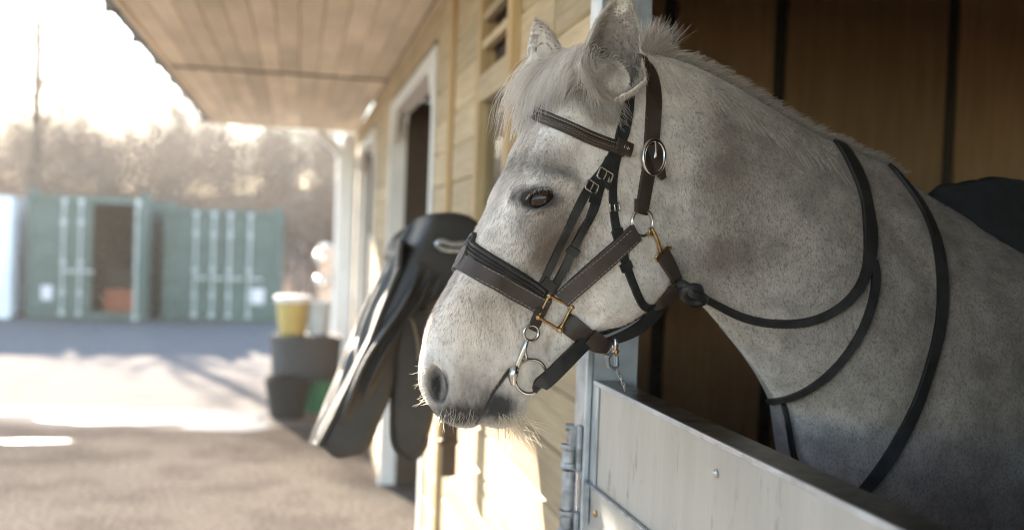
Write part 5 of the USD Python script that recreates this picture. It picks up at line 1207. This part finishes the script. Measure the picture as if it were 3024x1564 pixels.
# ------------------------------------------------------------------ saddle on the wall rack
SADM = noisy('black_saddle_leather', (.012, .011, .011), (.026, .024, .023), 12, .46, rough2=.62, bump=.2, bscale=120, dist=.001)
CLOTH = noisy('dark_saddle_cloth', (.012, .011, .011), (.024, .021, .020), 18, .48, rough2=.62, bump=.3, bscale=220, dist=.001)
EDGE = noisy('worn_brown_edge', (.10, .075, .055), (.16, .12, .09), 20, .6)
SD = thing('saddle', 'black saddle with long flaps hanging on the wall beyond the horse', 'saddle')
YS = 2.95
def sp_(px, py, y=YS): return ony(px, py, y)
def slab(poly_px, y0, thick, bulge, name, mat_, seed=0, folds=None, skew=0.0, parent=SD, grid=.008):
    """thick sheet whose outline is given at the saddle's own distance; bulged and folded along y"""
    import shapely
    P = np.array([[sp_(a, b, y0)[0], sp_(a, b, y0)[2]] for a, b in spline(poly_px + poly_px[:1], 160)]); pl = shapely.Polygon(P).buffer(0)
    x0, z0, x1, z1 = pl.bounds; xs_ = np.arange(x0 - grid, x1 + 2 * grid, grid); zs_ = np.arange(z0 - grid, z1 + 2 * grid, grid)
    b_ = pl.buffer(-grid * .6); X, Z = np.meshgrid(xs_, zs_); I = shapely.contains_xy(b_, X.ravel(), Z.ravel()); pts = np.c_[X.ravel()[I], Z.ravel()[I]]
    bd = P[::1]; pts = np.vstack([bd, pts]); nbd = len(bd)
    from scipy.spatial import Delaunay
    T = Delaunay(pts).simplices; ce = pts[T].mean(1); T = T[shapely.contains_xy(pl, ce[:, 0], ce[:, 1])]
    d = cKDTree(bd).query(pts)[0]; h = thick * np.sqrt(np.clip(1 - (1 - np.clip(d / (thick * 1.6), 0, 1)) ** 2, 0, 1))
    off = bulge(pts[:, 0], pts[:, 1]) if callable(bulge) else bulge * np.ones(len(pts))
    fr = np.c_[pts[:, 0], y0 - off - h, pts[:, 1]]; bk = np.c_[pts[:, 0], y0 - off + h * .6 + .002, pts[:, 1]]
    n = len(pts); a2 = np.cross(pts[T[:, 1]] - pts[T[:, 0]], pts[T[:, 2]] - pts[T[:, 0]]); T = np.where((a2 > 0)[:, None], T, T[:, ::-1])
    e = np.arange(nbd); e2 = (e + 1) % nbd
    f = np.vstack([T, T[:, ::-1] + n, np.c_[e, e2, n + e2], np.c_[e, n + e2, n + e]])
    m = trimesh.Trimesh(np.vstack([fr, bk]), f, process=False); m.fix_normals(); return part(parent, name, m, mat_, 60)
# seat: a rounded dome running away from the viewer
def seat():
    out = []
    ys_ = np.linspace(2.985, 3.46, 24); n = 40; V = []
    c0 = sp_(1345, 760); 
    for i, y in enumerate(ys_):
        t = (y - 2.985) / .475; rx = .150 + .02 * math.sin(math.pi * t); top = .105 - .045 * math.sin(math.pi * np.clip(t * 1.1, 0, 1)) + .02 * t; k = min(1, math.sqrt(max(0, 1 - (1 - min(t, 1 - t) / .12) ** 2)) if min(t, 1 - t) < .12 else 1); k = max(k, .25)
        a = np.linspace(-.35, math.pi + .35, n); V.append(np.c_[c0[0] - .005 + rx * k * np.cos(a), np.full(n, y), c0[2] - .01 + (top * k + .0) * np.sin(a) + .02 * (1 - k)])
    V = np.array(V); ns = len(ys_); vv = V.reshape(-1, 3); f = []
    for i in range(ns - 1):
        for j in range(n):
            j2 = (j + 1) % n; a = i * n + j; b = i * n + j2; f += [[a, a + n, b + n], [a, b + n, b]]
    vv = np.vstack([vv, V[0].mean(0) - [0, .01, 0], V[-1].mean(0) + [0, .01, 0]])
    for j in range(n):
        j2 = (j + 1) % n; f += [[ns * n, j, j2], [ns * n + 1, (ns - 1) * n + j2, (ns - 1) * n + j]]
    m = trimesh.Trimesh(vv, f, process=False); m.fix_normals(); return m
part(SD, 'seat', seat(), SADM, True)
xw = sp_(1300, 700)[0]
def fold(x, z):
    """soft folds that run down the flap, deeper towards the outer edge"""
    lean = x - .45 * (z - 1.25); e = lean + .487                     # distance from the outer edge
    w = .010 * np.sin(z * 13) + .012 * meshkit.noise(np.c_[x * 0, z * 6, x * 0 + 1])
    o = -.10 * np.clip(-(x + .30), 0, .4) - .10 * np.exp(-(np.clip(e, 0, 1) / .018) ** 1.5)
    for c_, amp, wd, za, zb in ((.045, .040, .012, 1.16, 1.62), (.085, .036, .011, 1.22, 1.60), (.120, .024, .010, 1.36, 1.58)):
        q = (e - c_ - w) ; fl = np.where(q < 0, np.exp(-(q / (wd * .55)) ** 2), np.exp(-(q / (wd * 1.6)) ** 2))
        o += amp * fl * np.clip((z - za) / .08, 0, 1) * np.clip((zb - z) / .08, 0, 1)
    return o
A_poly = [(1300, 628), (1360, 630), (1410, 655), (1440, 720), (1420, 820), (1330, 870), (1255, 900), (1195, 950), (1172, 1020), (1166, 1100), (1150, 1180), (1118, 1256), (1078, 1340), (1040, 1350), (1002, 1357), (975, 1345), (955, 1328), (942, 1322), (934, 1310),
          (944, 1274), (980, 1206), (1022, 1128), (1062, 1050), (1100, 970), (1128, 900), (1150, 850), (1166, 800), (1180, 736), (1204, 680), (1245, 642)]
slab(A_poly, YS, .026, fold, 'flap', CLOTH, grid=.004)
# outer face of the flap, turned back along the wall and creased; the low sun rakes over it
def outer_face():
    EL = spline([(1176, 706), (1140, 765), (1108, 830), (1078, 890), (1045, 965), (1010, 1048), (978, 1130), (946, 1208), (924, 1274), (914, 1312)], 120)
    sh_ = np.interp(np.linspace(0, 1, 120), [0, .15, .5, .85, 1], [6, 48, 62, 44, 24])
    E = np.array([sp_(a + q, b, YS - .012) for (a, b), q in zip(EL, sh_)]); B = np.array([sp_(a + 4, b, YS + .33) for a, b in EL])
    nt_, ns_ = 120, 60; V = np.zeros((nt_, ns_, 3)); s_ = np.linspace(0, 1, ns_); t_ = np.linspace(0, 1, nt_)
    for i in range(nt_):
        cr = .009 * np.sin(s_ * 13 + 4.0 * t_[i] + 1.8 * math.sin(6 * t_[i])) * np.clip(s_ * 3, 0, 1) * np.clip((1 - s_) * 4, 0, 1) + .005 * np.sin(s_ * 31 + 9 * t_[i] + 2 * math.sin(11 * t_[i])) * np.clip(s_ * 3, 0, 1) * np.clip((1 - s_) * 4, 0, 1)
        V[i] = E[i] * (1 - s_[:, None]) + B[i] * s_[:, None]; V[i, :, 0] -= cr; V[i, :, 2] += cr * .5
    W_ = V + [.010, 0, -.004]; n = nt_ * ns_; f = []
    for i in range(nt_ - 1):
        for j in range(ns_ - 1):
            a = i * ns_ + j; f += [[a, a + 1, a + ns_ + 1], [a, a + ns_ + 1, a + ns_], [n + a, n + a + ns_ + 1, n + a + 1], [n + a, n + a + ns_, n + a + ns_ + 1]]
    for i in range(nt_ - 1):
        for j in (0, ns_ - 1): a = i * ns_ + j; f += [[a, a + ns_, n + a + ns_], [a, n + a + ns_, n + a]]
    for j in range(ns_ - 1):
        for i in (0, nt_ - 1): a = i * ns_ + j; f += [[a, a + 1, n + a + 1], [a, n + a + 1, n + a]]
    m = trimesh.Trimesh(np.vstack([V.reshape(-1, 3), W_.reshape(-1, 3)]), f, process=False); m.fix_normals(); return m
part(SD, 'outer_flap', outer_face(), CLOTH, 60)
B_poly = [(1172, 930), (1200, 905), (1262, 890), (1320, 880), (1350, 960), (1330, 1080), (1290, 1200), (1266, 1290), (1244, 1340), (1215, 1358), (1184, 1346), (1160, 1322), (1152, 1260), (1154, 1100)]
slab(B_poly, YS + .035, .018, 0.0, 'sweat_flap', SADM)
slab([(1420, 720), (1450, 700), (1475, 760), (1470, 900), (1450, 1020), (1420, 1060), (1395, 1020), (1400, 860)], YS + .06, .016, 0.0, 'flap', SADM)
tr = spline([sp_(a, b, YS - .012) for a, b in ((1185, 905), (1200, 918), (1218, 950), (1232, 1000), (1236, 1060))], 30); part(SD, 'piping', tube(tr, .006, 6), EDGE, True)
tr = spline([sp_(a, b, YS + .012) for a, b in ((1154, 1180), (1154, 1270), (1166, 1326), (1190, 1350), (1216, 1358), (1246, 1338), (1264, 1290))], 40); part(SD, 'piping', tube(tr, .0045, 6), SADM, True)
# stirrup bar, bright steel
b_ = spline([sp_(a, b, YS - .075) for a, b in ((1400, 722), (1360, 720), (1322, 717), (1302, 712), (1292, 720), (1304, 733), (1330, 738), (1370, 742))], 40); part(SD, 'stirrup_bar', tube(b_, .0085, 10), noisy('dark_chrome', (.30, .33, .37), (.40, .43, .47), 20, .30, metallic=1.0, bump=.02), True)
# rack: wall plate, arm and two rails below the seat
RK = thing('saddle_rack', 'dark wooden rack fixed to the wall under the black saddle', 'saddle rack')
c0 = sp_(1345, 760)
part(RK, 'rail', bevbox(c0[0] - .085, c0[0] - .045, 2.93, 3.30, c0[2] - .16, c0[2] - .10, .006), W_DARK); part(RK, 'rail', bevbox(c0[0] + .045, c0[0] + .085, 2.93, 3.30, c0[2] - .16, c0[2] - .10, .006), W_DARK)
part(RK, 'arm', bevbox(c0[0] - .09, -.016, 3.10, 3.15, c0[2] - .215, c0[2] - .161, .005), W_DARK); part(RK, 'wall_plate', bevbox(-.0155, -.001, 3.03, 3.22, c0[2] - .30, c0[2] - .13, .004), W_DARK)
# a leather strap hanging in front of the sunlit boards
HK = thing('hanging_strap', 'dark leather strap hanging before the sunlit boards under the horse\'s chin', 'strap')
yh = 3.52; zb = onx(1390, 1512, -.07)[2]; zk = onx(1390, 1389, -.07)[2]
part(HK, 'strap', [bevbox(-.098, -.043, yh - .0035, yh + .0035, zk, 1.46, .0015), bevbox(-.096, -.047, yh - .0035, yh + .0035, zb, zk - .0005, .0015)], L_DKBR)
part(HK, 'keeper', bevbox(-.106, -.041, yh - .008, yh + .008, zk - .012, zk + .010, .003), L_DKBR)
part(HK, 'hook', tube([[-.001, yh, 1.50], [-.06, yh, 1.50], [-.085, yh, 1.475], [-.07, yh, 1.44]], .007, 8), GALV_D, True)

# ------------------------------------------------------------------ tubs and buckets at the end of the wall
def plast(name, c, rough=.5): return noisy(name, tuple(x * .85 for x in c), c, 6, rough, bump=.08, bscale=50)
TUBG, BLK, GRN, YEL, WHT = plast('grey_plastic', (.045, .046, .05), .7), plast('black_rubber', (.010, .010, .009), .8), plast('green_plastic', (.03, .19, .10)), plast('yellow_plastic', (.50, .37, .11)), plast('white_plastic', (.72, .72, .74))
def bucket(name, label, cat, c, r0, r1, h, m, n=36, group=None, handle=True, rim=.012, fill=None):
    t = thing(name, label, cat, group, loc=c)
    part(t, 'body', lathe([(0, .004), (r0 * .92, .0), (r0, .008), (r1, h - rim * 1.4), (r1 - .007, h - rim), (r0 - .006, .016), (0, .014)], (0, 0, 0), n), m, 35)
    part(t, 'rim', lathe([(r1 - .010, h - rim * 1.5), (r1 + .008, h - rim * 1.5), (r1 + .010, h - .004), (r1 + .003, h), (r1 - .006, h - .001), (r1 - .010, h - rim * 1.5)], (0, 0, 0), n), m, 35)
    if handle:
        a = np.linspace(0, np.pi, 20); part(t, 'handle', tube(np.c_[(r1 + .012) * np.cos(a), .25 * r1 * np.sin(a) + .02, h - .03 - .55 * r1 * np.sin(a)], .004, 6), GALV_D, True)
    return t
c = onz(846, 1240, 0.0); bucket('bucket', 'black rubber bucket standing in front of the large grey tub', 'bucket', (c[0] - .0, c[1] + .16, 0), .15, .205, .36, BLK)
c = onz(928, 1214, 0.0); bucket('bucket', 'green plastic bucket between the black bucket and the saddle flap', 'bucket', (c[0], c[1] + .05, float(gz(c[1]))), .12, .16, .30, GRN)
tc = onz(905, 1200, 0.0); ty = 10.25; tx = ony(905, 1000, ty)[0]; th_ = ony(905, 992, ty)[2] - float(gz(ty))
TUB = bucket('tub', 'large round grey plastic tub with buckets on top', 'tub', (tx, ty, float(gz(ty))), .30, .335, th_, TUBG, 44, handle=False, rim=.03)
part(TUB, 'lid', lathe([(0, .012), (.32, .012), (.345, .006), (.345, -.03), (.338, -.03), (.336, .001), (0, .001)], (0, 0, th_), 44), TUBG, 35)
zt2 = float(gz(ty)) + th_ + .0135
yx = ony(864, 940, ty)[0]; t_ = bucket('bucket', 'yellow plastic bucket with a white lid on the grey tub', 'bucket', (yx, ty, zt2), .125, .158, .34, YEL); part(t_, 'lid', lathe([(0, .372), (.16, .372), (.176, .362), (.176, .315), (.169, .315), (.168, .348), (0, .350)], (0, 0, 0), 36), WHT, 35)
yx = ony(940, 940, ty + .05)[0]; bucket('bucket', 'pale bucket standing on the grey tub beside the yellow one', 'bucket', (yx, ty + .04, zt2), .10, .12, .32, plast('pale_plastic', (.55, .60, .64)))
# timber post with bright lamp-like fittings behind the tub
yp = 12.6; px_ = ony(962, 800, yp)[0]; zg = float(gz(yp)); PO = thing('gate_post', 'pinkish timber gate post with polished metal caps behind the buckets', 'post', loc=(px_, yp, zg))
hp = ony(962, 715, yp)[2] - zg
part(PO, 'post', bevbox(-.07, .07, -.07, .07, 0, hp - .06, .008), noisy('pinkish_timber', (.50, .36, .28), (.62, .47, .38), 4, .7, stretch=(8, 8, 1)))
part(PO, 'cap', trimesh.convex.convex_hull(np.array([[a, b, hp - .059] for a in (-.085, .085) for b in (-.085, .085)] + [[0, 0, hp]])), WHITE_M)
def ball(p, r): m = trimesh.creation.icosphere(3, r); m.apply_translation(p); return m
for py in (762, 832):
    q = ony(948, py, yp - .12); part(PO, 'steel_boss', ball([q[0] - px_, -.12, q[2] - zg], .085), STEEL, True); part(PO, 'boss_arm', tube([[q[0] - px_, -.12, q[2] - zg], [q[0] - px_ + .04, -.06, q[2] - zg]], .014, 8), STEEL, True)
# metal rail gate running on from the post towards the stable
GT = thing('yard_gate', 'low galvanised rail gate between the timber post and the stable corner', 'gate')
for zz in (.30, .62, .95): part(GT, 'rail', tube([[px_ + .08, yp, zg + zz], [-.16, yp + .06, zg + zz]], .021, 8), GALV, True)
for x_ in (px_ + .11, -.19): part(GT, 'upright', tube([[x_, yp, zg + .05], [x_, yp + .02, zg + 1.05]], .022, 8), GALV, True)
